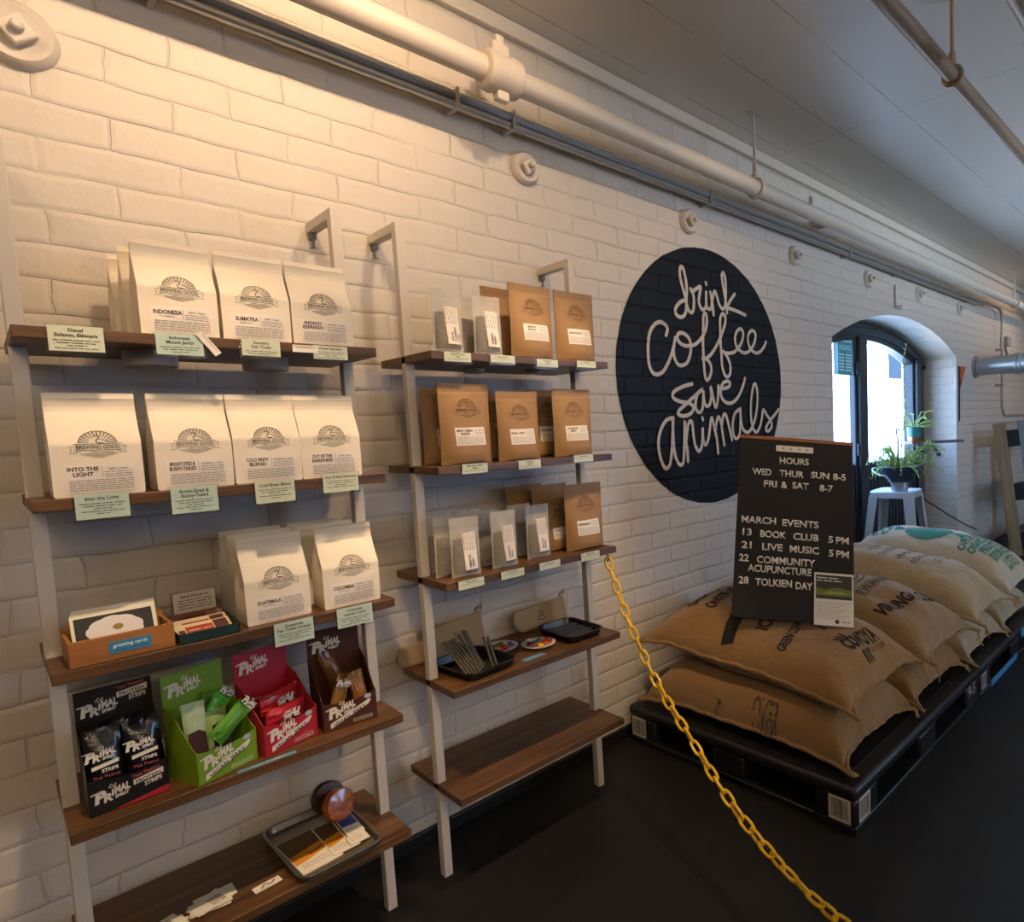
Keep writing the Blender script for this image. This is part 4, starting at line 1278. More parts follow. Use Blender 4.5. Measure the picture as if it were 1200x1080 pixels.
# ================================================================== THIRD SHELF, LEFT UNIT: cards and postcards
def build_greeting_box():
    z = SHELF_L[2]
    t = thing('wooden_card_box', 'honey-coloured wooden box of greeting cards with a blue label, left on the third shelf', 'box', (0.160, -0.262, z + 0.0005), 0.02)
    wm = wood_material('pine box', '#8a5426', '#b97b3c', 0.5, 0, 0.8)
    w, d, h, k = 0.076, 0.052, 0.047, 0.006
    b = B(); b.box(-w, w, -d, -d + k, 0, h); b.obj('front_board', t, wm, bevel=0.001)
    b = B(); b.box(-w, w, d - k, d, 0, h + 0.012); b.obj('back_board', t, wm, bevel=0.001)
    for s in (-1, 1):
        b = B(); x = s * (w - k / 2); b.box(x - k / 2, x + k / 2, -d + k, d - k, 0, h); b.obj('side_board', t, wm, bevel=0.001)
    b = B(); b.box(-w + k, w - k, -d + k, d - k, 0, 0.004); b.obj('bottom_board', t, wm)
    l = B(); l.mat(M('blue label', '#3e86ad', 0.5)).box(-0.022, 0.040, -d - 0.0012, -d - 0.0002, 0.012, 0.034)
    l.mat(M('pale blue print', '#dcecf2', 0.6)).text('greeting cards', 0.009, 0.0235, 0.006, -d - 0.0016, w=0.050, bold=0.03)
    l.mat(M('dark blue print', '#1d4257', 0.6)); l.lines(-0.015, 0.005, 0.0165, 0.0025, -d - 0.0016, 4); l.lines(0.008, 0.034, 0.0165, 0.0025, -d - 0.0016, 5)
    l.obj('blue_label', t)
    cards = (('#e4dcc0', '#151711', 0), ('#e8e2d0', '#5a1f22', 1), ('#d6c9a8', '#3a4a38', 2), ('#e6dfcc', '#7a6a50', 3), ('#ded2b8', '#40342c', 4))
    for edge, pic, i in cards:
        c = thing('greeting_card', ('greeting card with a large white flower on black, at the front of the wooden box', 'greeting card with a dark red picture behind the flower card',
                                    'third greeting card from the front in the wooden box', 'fourth greeting card from the front in the wooden box', 'rearmost greeting card in the wooden box')[i],
                  'greeting card', (0.160 + 0.0015 * i - 0.003, -0.278 + 0.012 * i, z + 0.006), 0.02, 'greeting cards in the wooden box', rot=(-0.42 + 0.05 * i, 0, 0.02))
        cw, ch = 0.062, 0.082
        b = B(); b.box(-cw, cw, -0.0008, 0.0008, 0, ch); b.obj('card_stock', c, M('card edge %d' % i, edge, 0.6))
        p = B(); p.mat(M('card picture %d' % i, pic, 0.5)).rect(-cw + 0.005, cw - 0.005, 0.005, ch - 0.006, -0.0012)
        if i == 0:
            p.mat(M('white petal', '#ded6d2', 0.6))
            for k_ in range(9):
                a = PI * 2 * k_ / 9 + 0.3
                ex, ez = 0.020 * math.cos(a), 0.013 * math.sin(a)
                p.flat([(ex + 0.023 * math.cos(q), 0.044 + ez + 0.015 * math.sin(q)) for q in [2 * PI * j / 16 for j in range(16)]], -0.0015 - 0.00005 * k_)
            p.mat(M('flower heart', '#8c7a22', 0.6)).flat([(0.004 + 0.008 * math.cos(q), 0.048 + 0.006 * math.sin(q)) for q in [2 * PI * j / 12 for j in range(12)]], -0.0022)
        p.obj('picture', c)


build_greeting_box()


def build_postcard_tray():
    z = SHELF_L[2]
    t = thing('postcard_tray', 'shallow dark green tray of postcards between the wooden box and the Guatemala bag', 'tray', (0.291, -0.245, z + 0.0005), 0.03)
    gm = M('dark green card tray', '#10302b', 0.45)
    w, d, h = 0.051, 0.072, 0.020
    b = B(); b.box(-w, w, -d, d, 0, 0.002); b.obj('tray_base', t, gm)
    for nm, c in (('tray_side', (-w, -w + 0.002, -d, d, 0, h)), ('tray_side', (w - 0.002, w, -d, d, 0, h)), ('tray_side', (-w, w, -d, -d + 0.002, 0, h)), ('tray_side', (-w, w, d - 0.002, d, 0, h))):
        b = B(); b.box(*c); b.obj(nm, t, gm)
    k = 0
    for i, (y, zz, ang, hexs, lab) in enumerate(((-0.030, 0.0145, 1.2, ('#d9c7a0', '#a34a33', '#5b3a35'), 'postcard with a red picture, front of the green tray'),
                                               (-0.004, 0.0175, 1.1, ('#cdb794', '#8a3f31', '#472f2a'), 'postcard second from the front in the green tray'),
                                               (0.028, 0.0215, 0.9, ('#7a4a3a', '#5a2d26', '#8c6a55'), 'brown postcard at the back of the green tray'))):
        c = thing('postcard', lab, 'postcard', (0.291, -0.245 + y, z + zz), 0.03, 'postcards in the green tray', rot=(-ang, 0, 0.03))
        b = B(); b.mat(M('postcard ' + hexs[0], hexs[0], 0.5)).box(-w + 0.004, w - 0.004, -0.002, 0.002, -0.024, 0.024)
        b.mat(M('postcard ' + hexs[1], hexs[1], 0.5)).rect(-0.030, 0.016, -0.014, 0.012, -0.0026)
        b.mat(M('postcard ' + hexs[2], hexs[2], 0.5)).rect(0.018, 0.042, -0.018, 0.020, -0.0026); b.rect(-0.042, -0.032, -0.010, 0.004, -0.0026)
        b.mat(M('postcard type', '#e2c9b0', 0.5)).lines(-0.026, 0.012, -0.004, 0.006, -0.003, 3 + i)
        b.obj('printed_card', c)
    s = thing('acrylic_sign', 'clear acrylic sign holder with a small printed white card behind the postcards', 'sign', (0.302, -0.146, z + 0.0006), 0.04)
    b = B(); b.box(-0.042, 0.042, 0.0, 0.003, 0, 0.075); b.box(-0.042, 0.042, -0.018, 0.03, -0.0, 0.003); b.obj('clear_stand', s, glass_material('clear acrylic', (0.94, 0.94, 0.95), 0.08, 0.03))
    b = B(); b.mat(LABEL_PAPER).box(-0.038, 0.038, -0.0016, -0.0006, 0.026, 0.071); b.mat(INK)
    b.text('Blank Postcards', 0, 0.060, 0.005, -0.002, w=0.05, bold=0.02)
    for i in range(4): b.lines(-0.030, 0.030, 0.053 - 0.006 * i, 0.003, -0.002, 60 + i)
    b.obj('paper_insert', s)


build_postcard_tray()

# ================================================================== FOURTH SHELF, LEFT UNIT: snack display boxes
WHITE_INK = M('white box print', '#ddd6c8', 0.6)


def snack_logo(b, x, z, s, y, ang=0.16):
    """PRIMAL SPIRIT in rough brush capitals; s = width"""
    k = b.n()
    b.text('P', -0.40, -0.10, 0.36, 0, align='c', bold=0.06, shear=0.25)
    b.stroke([(-0.60, 0.25), (-0.34, 0.28)], 0.05)
    b.text('R', -0.22, -0.16, 0.26, 0, align='c', bold=0.05, shear=0.2)
    b.text('i', -0.06, -0.02, 0.22, 0, align='c', bold=0.05, shear=0.2)
    b.text('MAL', 0.20, 0.0, 0.24, 0, w=0.44, bold=0.05, shear=0.2)
    b.text('SPIRIT', 0.16, -0.16, 0.10, 0, w=0.40, bold=0.05, shear=0.2)
    b.stroke([(-0.12, 0.30), (-0.04, 0.40), (0.0, 0.32), (0.08, 0.38), (0.06, 0.28), (-0.08, 0.27)], 0.03)
    ca, sa = math.cos(ang), math.sin(ang)
    b.warp(k, lambda p, q, r: (x + s * (p * ca - r * sa), y, z + s * (p * sa + r * ca)))


def packet_mesh(w, h, t, seed):
    b = B(); n, m = 10, 12; r = random.Random(seed)
    P = lambda i, j, sgn: (w * (i / n - 0.5) * (1 - 0.05 * math.sin(PI * j / m)),
                           sgn * (0.0008 + t / 2 * (max(0, math.sin(PI * i / n)) ** 0.6) * (max(0, math.sin(PI * min(max((j - 1) / (m - 2), 0), 1))) ** 0.5)) + 0.004 * mnoise.noise((i * 0.6 + seed * 3, j * 0.7, sgn)) + 0.003 * mnoise.noise((i * 1.3 + seed, j * 1.6, sgn * 2)),
                           h * j / m)
    rings = []
    for j in range(m + 1):
        rings.append([P(i, j, -1) for i in range(n + 1)] + [P(n - i, j, 1) for i in range(n + 1)])
    b.rings(rings, True, True, True)
    return b


_film = {}


def film(hexc):
    return M('glossy film ' + hexc, hexc, 0.22, bump=0.5, scale=45, dist=0.004)


def packet(loc, rot, w, h, th, hexc, label, group, seed, art=None):
    t = thing('snack_packet', label, 'snack packet', loc, 0, group, rot=rot)
    packet_mesh(w, h, th, seed).obj('wrapper', t, film(hexc))
    if art:
        b = B(); art(b, -th / 2 - 0.0035); b.obj('wrapper_print', t)
    return t


def snack_box(x, y, z, rot, hexc, side_hex, label, front_art, back_art, w=0.118, d=0.10, hb=0.215, hf=0.070, hs=0.12):
    t = thing('snack_display_box', label, 'display box', (x, y, z + 0.0005), rot, 'open card boxes of snacks on the fourth shelf')
    cm = M('printed card ' + hexc, hexc, 0.42, var=0.08, scale=30)
    sm = M('printed card ' + side_hex, side_hex, 0.42, var=0.10, scale=25)
    k = 0.0012
    b = B(); b.box(-w / 2, w / 2, -d / 2, d / 2, 0, 0.0015); b.obj('box_floor', t, sm)
    n = 12
    top = [(-w / 2 + w * i / n, hf - 0.010 * math.sin(PI * i / n) ** 0.8) for i in range(n + 1)]
    b = B(); b.prism([(-w / 2, 0), (w / 2, 0)] + list(reversed(top)), -d / 2, -d / 2 + k, 'y'); f = b.obj('front_panel', t, cm)
    b = B(); front_art(b, -d / 2 - 0.0006); b.obj('front_print', f)
    b = B(); b.box(-w / 2, w / 2, d / 2 - k, d / 2, 0, hb); bp = b.obj('back_panel', t, cm)
    b = B(); back_art(b, d / 2 - k - 0.0006); b.obj('back_print', bp)
    for s in (-1, 1):
        xx = s * (w / 2)
        b = B(); b.prism([(-d / 2, 0), (d / 2, 0), (d / 2, hs + 0.035), (d / 2 - 0.03, hs + 0.02), (-d / 2 + 0.01, hf + 0.006), (-d / 2, hf)], xx - k / 2, xx + k / 2, 'x'); b.obj('side_panel', t, sm)
    return t


def vegan_front(mk, dy=0.0):
    def art(b, y):
        b.mat(WHITE_INK)
        snack_logo(b, -0.014, 0.042, 0.062, y)
        b.flat([(-0.046, 0.006), (0.040, 0.040), (0.046, 0.048), (0.046, 0.052), (0.042, 0.052), (-0.046, 0.018)], y)
        b.mat(INK); b.text('VEGAN  JERKY', -0.001, 0.0215, 0.0085, y - 0.0004, w=0.078, ang=0.372, bold=0.02)
        b.mat(WHITE_INK)
        for i in range(3): b.lines(0.004, 0.048, 0.010 - 0.0035 * i + 0.003, 0.0018, y, 70 + i)
        b.mat(M('pale seal', '#9fb0c0', 0.6)).flat([(0.040 + 0.008 * math.cos(q), 0.060 + 0.006 * math.sin(q)) for q in [2 * PI * j / 14 for j in range(14)]], y)
        if mk: mk(b, y)
    return art


def vegan_back(b, y):
    b.mat(WHITE_INK); snack_logo(b, -0.012, 0.178, 0.066, y, 0.10)


def black_front(b, y):
    b.mat(WHITE_INK); snack_logo(b, -0.021, 0.032, 0.054, y, 0.12)
    b.flat([(0.006, 0.036), (0.052, 0.044), (0.052, 0.055), (0.006, 0.046)], y)
    b.text('STRIPS', 0.036, 0.030, 0.008, y, w=0.028, bold=0.03, ang=0.16, shear=0.2)
    b.mat(INK); b.text('PROTEIN', 0.029, 0.0405, 0.0065, y - 0.0004, w=0.038, ang=0.17, bold=0.02)
    b.mat(M('red box print', '#a8202c', 0.5)); b.flat([(-0.03, 0.0015), (0.059, 0.0015), (0.059, 0.016)], y)
    b.mat(M('soft red print', '#b5505a', 0.5)); b.text('Thai Peanut', 0.026, 0.053, 0.0065, y, w=0.044, ang=0.17, bold=0.02)


def black_back(b, y):
    b.mat(WHITE_INK); snack_logo(b, -0.019, 0.172, 0.058, y, 0.10)
    b.flat([(0.004, 0.186), (0.052, 0.192), (0.052, 0.204), (0.004, 0.197)], y)
    b.text('STRIPS', 0.036, 0.178, 0.009, y, w=0.028, bold=0.03, ang=0.12, shear=0.2)
    b.mat(INK); b.text('PROTEIN', 0.028, 0.1905, 0.007, y - 0.0004, w=0.038, ang=0.12, bold=0.02)
    b.mat(M('soft red print', '#b5505a', 0.5)); b.text('Thai Peanut', 0.026, 0.2045, 0.0065, y, w=0.044, ang=0.12, bold=0.02)


z4 = SHELF_L[3]
snack_box(0.150, -0.236, z4, 0.0, '#121112', '#1c1715', 'black display box of Thai peanut protein strips at the left end of the fourth shelf', black_front, black_back)


def black_art(b, y):
    b.mat(WHITE_INK); snack_logo(b, -0.002, 0.098, 0.046, y, 0.05)
    b.flat([(-0.020, 0.074), (0.020, 0.080), (0.020, 0.087), (-0.020, 0.081)], y); b.text('STRIPS', 0.006, 0.067, 0.006, y, w=0.024, bold=0.03)
    b.mat(M('soft red print', '#b5505a', 0.5)); b.text('Thai Peanut', 0.0, 0.056, 0.006, y, w=0.040)


G1 = 'snack packets in the display boxes'
packet((0.121, -0.262, z4 + 0.004), (-0.16, 0.0, 0.0), 0.056, 0.150, 0.022, '#141314', 'black snack packet on the left in the black display box', G1, 1, black_art)
packet((0.1795, -0.262, z4 + 0.004), (-0.14, 0.0, 0.0), 0.056, 0.152, 0.022, '#161415', 'black snack packet on the right in the black display box', G1, 2, black_art)
packet((0.150, -0.222, z4 + 0.004), (-0.12, 0.02, 0.0), 0.060, 0.150, 0.018, '#121112', 'black snack packet at the back of the black display box', G1, 3)


def green_extra(b, y):
    b.mat(M('lime art', '#8fae1e', 0.5))


GR = 0.33
gx, gy = 0.290, -0.255
snack_box(gx, gy, z4, GR, '#6f9418', '#7c9c1c', 'lime green display box, second from the left on the fourth shelf', vegan_front(None), vegan_back)


def gl(x, y):
    return (gx + x * math.cos(GR) - y * math.sin(GR), gy + x * math.sin(GR) + y * math.cos(GR))


def window_art(b, y):
    b.mat(M('brown snack seen through film', '#3c1f17', 0.5)); b.flat([(-0.017, 0.01), (0.017, 0.01), (0.015, 0.066), (0.004, 0.074), (-0.015, 0.070)], y)


def green_art(b, y):
    b.mat(WHITE_INK); snack_logo(b, 0.0, 0.085, 0.036, y, 0.05)


for i, (px_, py_, dz, rot, w_, h_, hexc, lab, art) in enumerate((
        (-0.036, -0.014, 0.030, (-0.10, 0.0, GR - 0.3), 0.040, 0.130, '#a8bf9a', 'pale packet with brown contents showing, left in the lime green box', window_art),
        (0.006, -0.020, 0.030, (-0.16, 0.0, GR), 0.044, 0.100, '#8fae6a', 'opened-looking packet with dark contents, middle of the lime green box', window_art),
        (0.014, 0.020, 0.008, (-0.14, 0.12, GR), 0.046, 0.150, '#4f8a2a', 'crumpled green packet leaning right at the back of the lime green box', green_art),
        (-0.016, -0.037, 0.076, (-0.02, 0.95, GR), 0.040, 0.085, '#5d9a34', 'crumpled green packet lying aslant at the front of the lime green box', green_art),
        (-0.012, 0.006, 0.084, (-0.12, 0.75, GR + 0.1), 0.042, 0.080, '#58b034', 'bright green packet sticking out to the right of the lime green box', green_art))):
    X, Y = gl(px_, py_)
    packet((X, Y, z4 + dz), rot, w_, h_, 0.016, hexc, lab, G1, 20 + i, art)

RR_ = 0.26
rx_, ry_ = 0.419, -0.233
snack_box(rx_, ry_, z4, RR_, '#a5142a', '#b03030', 'red display box, third from the left on the fourth shelf', vegan_front(lambda b, y: (b.mat(M('dried fruit art', '#c06a3a', 0.6)), b.stroke([(0.018, 0.012), (0.030, 0.020), (0.044, 0.016), (0.040, 0.008), (0.024, 0.007)], 0.002, y, True))), vegan_back)


def rl(x, y):
    return (rx_ + x * math.cos(RR_) - y * math.sin(RR_), ry_ + x * math.sin(RR_) + y * math.cos(RR_))


def red_art(b, y):
    k = b.n()
    b.mat(WHITE_INK); snack_logo(b, 0.0, 0.0, 0.045, y, 0.0)
    b.warp(k, lambda p, q, r: (-r, q, 0.05 + p))


for i, (px_, py_, dz, rot, lab) in enumerate(((0.050, -0.018, 0.072, (0.2, -PI / 2 + 0.06, RR_), 'red packet lying at the front of the red box'),
                                             (0.052, 0.008, 0.104, (0.25, -PI / 2 - 0.02, RR_), 'red packet lying second in the red box, a little higher'),
                                             (0.050, 0.036, 0.078, (0.2, -PI / 2 + 0.2, RR_), 'red packet at the back of the red box'))):
    X, Y = rl(px_, py_)
    packet((X, Y, z4 + dz), rot, 0.042, 0.100, 0.022, '#b3232a', lab, G1, 40 + i, red_art)
bx_, by_ = 0.561, -0.233
snack_box(bx_, by_, z4, -0.06, '#4b2616', '#5a3220', 'dark brown display box at the right end of the fourth shelf', vegan_front(None), vegan_back, hb=0.222)
for i, (px_, py_, dz, rot, h_, hexc, lab, art) in enumerate(((0.018, 0.022, 0.010, (-0.10, -0.26, -0.06), 0.165, '#6a431c', 'tall brown packet leaning left in the dark brown box', None),
                                                        (-0.036, -0.024, 0.016, (-0.10, 0.40, 0.1), 0.110, '#7d5a24', 'brown packet lying low on the left in the dark brown box', green_art),
                                                        (0.036, -0.028, 0.008, (-0.12, -0.12, 0.0), 0.112, '#8a5f28', 'brown packet on the right in the dark brown box', None))):
    packet((bx_ + px_, by_ + py_, z4 + dz), rot, 0.036, h_, 0.018, hexc, lab, G1, 60 + i, art)

BLUE_STRIP = M('blue strip label', '#5a92ab', 0.45)
b = B(); b.mat(BLUE_STRIP).box(-0.055, 0.055, -0.006, 0.006, 0, 0.0008); b.mat(LABEL_PAPER)
k = b.n(); b.text('jerky & strips', 0.0, -0.0025, 0.005, 0, w=0.06); b.warp(k, lambda x, y, z: (x, z, 0.0011))
o = tag(b.obj('blue_strip_label', loc=(0.371, -0.3175, z4 + 0.0004)), 'blue strip label on the front of the fourth shelf below the red box', 'label')

# ================================================================== FIFTH SHELF, LEFT UNIT
z5 = SHELF_L[4]


def rounded(w, d, r, n=5):
    out = []
    for cx, cy, a0 in ((w - r, d - r, 0), (-w + r, d - r, PI / 2), (-w + r, -d + r, PI), (w - r, -d + r, 1.5 * PI)):
        for k in range(n + 1):
            a = a0 + PI / 2 * k / n
            out.append((cx + r * math.cos(a), cy + r * math.sin(a)))
    return out


def tray_mesh(w, d, h, flare, r, t=0.0015, lip=0.004):
    b = B()
    def ring(off, z):
        return [(x, y, z) for x, y in rounded(w + off, d + off, r + max(off, -r * 0.8))]
    b.rings([ring(0, 0), ring(flare, h), ring(flare + lip, h), ring(flare + lip, h + t), ring(flare - t, h + t), ring(-t, t)], True, True, True)
    return b


steel = M('brushed tray steel', '#a29a8c', 0.28, metal=0.9, bump=0.05, scale=50)
t = thing('metal_tray', 'rounded metal tray of leaflets at the right end of the bottom shelf', 'tray', (0.499, -0.195, z5 + 0.0005), 0.02)
tray_mesh(0.085, 0.135, 0.016, 0.006, 0.025).obj('tray_body', t, steel, bevel=0.001)
LEAF_ART = (('#5e4020', '#d38a1e', '#e6dfd0'),)


def leaflet(x, y, z, rot, label, w=0.045, d=0.062, seed=0, blue=False):
    c = thing('leaflet', label, 'leaflet', (x, y, z), rot, 'leaflets in the metal tray')
    b = B(); b.mat(M('leaflet paper', '#e4dccb', 0.5)).box(-w, w, -d, d, 0, 0.0025)
    k = b.n()
    b.mat(M('leaflet brown', '#5d3f1d', 0.5)).rect(-w + 0.002, w - 0.002, d * 0.02, d - 0.002)
    if blue:
        b.mat(M('leaflet blue', '#2c4f96', 0.5)).rect(-w + 0.002, w - 0.002, -d * 0.25, d * 0.5, -0.0002)
    else:
        b.mat(M('leaflet orange', '#d48a18', 0.5)).flat([(-w + 0.002, -d * 0.50), (-w * 0.2, -d * 0.42), (w - 0.002, -d * 0.22), (w - 0.002, d * 0.22), (-w + 0.002, d * 0.02)], -0.0002)
        b.mat(M('leaflet rust', '#a8481a', 0.5)).stroke([(-w * 0.1, -d * 0.22), (w * 0.4, -d * 0.12), (w * 0.8, -d * 0.06)], 0.006, -0.0003)
    b.mat(INK)
    for i in range(3): b.lines(-w * 0.8, w * 0.5, -d * 0.58 - 0.008 * i, 0.0025, -0.0002, seed + i)
    b.warp(k, lambda p, q, r: (p, r, 0.0026 - q))
    b.obj('printed_sheet', c)


leaflet(0.463, -0.212, z5 + 0.003, 0.06, 'leaflet with a brown and orange picture, left in the metal tray', 0.044, 0.086, 1)
leaflet(0.524, -0.212, z5 + 0.006, 0.0, 'leaflet with an orange picture, middle of the metal tray', 0.030, 0.078, 2)
leaflet(0.558, -0.216, z5 + 0.009, -0.04, 'leaflet with an orange stripe, right in the metal tray', 0.022, 0.070, 3)
leaflet(0.562, -0.190, z5 + 0.0125, -0.04, 'blue and white leaflet at the right rim of the metal tray', 0.020, 0.060, 4, True)


def wrapped_round(x, y, z, hexc, label, rot, r=0.040):
    c = thing('wrapped_round', label, 'wrapped round', (x, y, z), 0, 'round wrapped items on the metal tray', rot=rot)
    b = B(); prof = [(0.004, -0.012), (r * 0.6, -0.014), (r * 0.9, -0.010), (r, -0.002), (r * 0.95, 0.010), (r * 0.5, 0.013)]
    b.lathe(prof, 28, (0, 0, 0), 'y')
    b.warp(0, lambda p, q, s: (p, q + 0.004 * mnoise.noise((p * 70, q * 10, s * 70)), s))
    m = M('amber glaze ' + hexc, hexc, 0.25, bump=1.0, scale=60, dist=0.006, var=0.35)
    b.obj('round_body', c, m)
    w = B(); w.lathe([(r * 0.3, -0.020), (r * 0.95, -0.017), (r * 1.1, -0.004), (r * 1.12, 0.004), (r * 1.0, 0.016)], 24, (0, 0, 0), 'y')
    w.warp(0, lambda p, q, s: (p * (1 + 0.05 * mnoise.noise((s * 50, p * 50, 2))), q + 0.004 * mnoise.noise((p * 60, 3, s * 60)), s))
    w.obj('clear_wrap', c, glass_material('clear wrap', (0.96, 0.95, 0.94), 0.05, 0.12))


wrapped_round(0.552, -0.168, z5 + 0.060, '#b5601c', 'round orange item in clear wrap standing on the metal tray', (-0.25, 0.0, 0.25))
wrapped_round(0.545, -0.110, z5 + 0.062, '#3e2420', 'dark purple-brown round item in clear wrap behind the orange one', (-0.2, 0.0, 0.1))


def card_fan(cx, cy, label0, seed, n=5):
    r = random.Random(seed)
    names = ('top card', 'second card', 'third card', 'fourth card', 'bottom card')
    for i in range(n):
        a = r.uniform(-0.6, 0.9) if i else 0.30
        c = thing('business_card', names[i] + ' in ' + label0, 'card', (cx + r.uniform(-0.008, 0.008), cy + r.uniform(-0.012, 0.012), z5 + 0.0004 + 0.0012 * (n - 1 - i)), a, 'white cards on the bottom shelf')
        b = B(); b.mat(M('cream card', '#e2dcc8', 0.55)).box(-0.036, 0.036, -0.0235, 0.0235, 0, 0.0009)
        k = b.n(); b.mat(INK)
        for j, s in enumerate(('BREWING', 'COFFEE', 'CARDS', 'CLUB')):
            b.text(s, 0.010, 0.008 - 0.008 * j, 0.005, 0, w=0.026, bold=0.03)
        b.warp(k, lambda p, q, s: (p, s, 0.0011))
        b.obj('printed_card', c)


card_fan(0.268, -0.225, 'the white fan of cards mid bottom shelf', 4)
card_fan(0.176, -0.240, 'the white fan of cards at the bottom shelf left end', 9)
b = B(); b.mat(LABEL_PAPER).box(-0.027, 0.027, -0.0125, 0.0125, 0, 0.0006); k = b.n(); b.mat(M('sticker grey', '#6f747a', 0.5)); b.stroke([(-0.012, -0.004), (-0.002, 0.006), (0.006, -0.003), (0.016, 0.005)], 0.004, smooth=3); b.lines(-0.024, 0.0, -0.010, 0.003, 0, 3)
b.warp(k, lambda p, q, s: (p, s, 0.0009))
o = b.obj('sticker', loc=(0.362, -0.262, z5 + 0.0004)); o.rotation_euler = (0, 0, 0.1)
tag(o, 'small white sticker lying between the card pile and the metal tray', 'sticker')

# ================================================================== FOURTH SHELF, RIGHT UNIT
zr4 = SHELF_R[3]
TRAY_BLACK = M('glossy black plastic', '#0c0c0d', 0.25)


def black_tray(x, y, w, d, rot, label):
    t = thing('black_tray', label, 'tray', (x, y, zr4 + 0.0005), rot, 'black plastic trays on the fourth shelf of the right unit')
    tray_mesh(w, d, 0.022, 0.008, 0.02, 0.002, 0.006).obj('tray_body', t, TRAY_BLACK, bevel=0.001)
    return t


black_tray(0.930, -0.205, 0.075, 0.092, 0.10, 'black plastic tray of metal straws at the left of the fourth shelf')
black_tray(1.291, -0.200, 0.062, 0.088, -0.02, 'black plastic tray of packed cutlery at the right end of the fourth shelf')
STRAW = M('dull straw metal', '#544b41', 0.4, metal=0.5)
import itertools
straws = [((0.872 + 0.0095 * i, -0.272, zr4 + 0.008), (0.838 + 0.009 * i, -0.205, zr4 + 0.100), 'straws leaning side by side, left in the black tray') for i in range(5)] + \
         [((0.918, -0.262, zr4 + 0.008), (0.893, -0.200, zr4 + 0.105), 0), ((0.928, -0.255, zr4 + 0.008), (0.905, -0.195, zr4 + 0.115), 0), ((0.937, -0.245, zr4 + 0.008), (0.916, -0.19, zr4 + 0.110), 0), ((0.948, -0.232, zr4 + 0.010), (0.905, -0.165, zr4 + 0.070), 0),
          ((0.958, -0.262, zr4 + 0.008), (0.954, -0.225, zr4 + 0.088), 0), ((0.970, -0.262, zr4 + 0.008), (0.968, -0.225, zr4 + 0.086), 0)]
ord_ = ('first', 'second', 'third', 'fourth', 'fifth')
oth = ('steel straw leaning left, first of the middle bunch in the black tray', 'tallest steel straw of the middle bunch in the black tray', 'steel straw right in the middle bunch of the black tray',
       'steel straw lying aslant across the middle bunch in the black tray', 'upright steel straw, left of the pair at the right in the black tray', 'upright steel straw, right of the pair at the right in the black tray')
for i, (p0, p1, l) in enumerate(straws):
    b = B(); b.tube([(0, 0, 0), tuple(Vector(p1) - Vector(p0))], 0.0038, 10)
    o = b.obj('metal_straw', mat=STRAW, loc=p0)
    tag(o, ('steel straw, %s from left of the five side by side in the black tray' % ord_[i]) if i < 5 else oth[i - 5], 'straw', 'metal straws in the left black tray')
for i, (x, y, r, l, n) in enumerate(((1.288, -0.245, -0.30, 'packed cutlery sleeve at the front of the right black tray', 1), (1.292, -0.201, -0.36, 'packed cutlery sleeve in the middle of the right black tray', 2), (1.294, -0.157, -0.40, 'packed cutlery sleeve at the back of the right black tray', 3))):
    t = thing('cutlery_sleeve', l, 'cutlery', (x, y, zr4 + 0.004), r + 0.35, 'packed cutlery in the right black tray')
    b = B(); b.box(-0.050, 0.050, -0.015, 0.015, 0, 0.010); b.obj('sleeve', t, M('grey sleeve film', '#4b453f', 0.25, bump=0.4, scale=40), bevel=0.004)
    b = B()
    for k in range(4): b.cyl((-0.052, -0.012 + 0.008 * k, 0.0105), (0.052, -0.012 + 0.008 * k, 0.0105), 0.003, n=8)
    b.obj('handles', t, M('dark handle', '#2a2725', 0.4))

PLATE_W = M('white plate glaze', '#d9d2c8', 0.3)
clip_cols = {'purple': '#5a1f62', 'red': '#b01e1e', 'green': '#2a7a58', 'yellow': '#d9a92a', 'orange': '#c8501e', 'blue': '#4a68b0', 'olive': '#5a6a22', 'white': '#ddd3c8'}


def clip_plate(x, y, rot, label, which, items):
    t = thing('small_plate', label, 'plate', (x, y, zr4 + 0.0005), rot, 'small white plates of coloured clips')
    b = B(); b.lathe([(0.030, 0.0), (0.034, 0.002), (0.052, 0.010), (0.054, 0.0115), (0.052, 0.0125), (0.034, 0.005), (0.001, 0.004)], 36); b.obj('plate_body', t, PLATE_W)
    for i, (px_, py_, col, a) in enumerate(items):
        o = thing('coloured_clip', '%s plastic clip on the %s small plate' % (col, which), 'clip', (x + px_, y + py_, zr4 + 0.0075 + (0.004 if abs(px_) > 0.025 or abs(py_) > 0.03 else 0)), a, '%s clips on the %s small plate' % (col, which))
        m = M('clip ' + col, clip_cols[col], 0.35)
        b = B(); b.box(-0.0095, 0.0095, -0.0045, 0.0045, 0, 0.008); b.obj('clip_body', o, m, bevel=0.0022)
        b = B(); b.cyl((-0.005, -0.0052, 0.006), (-0.005, 0.0052, 0.006), 0.0028, n=8); b.obj('clip_hinge', o, m)


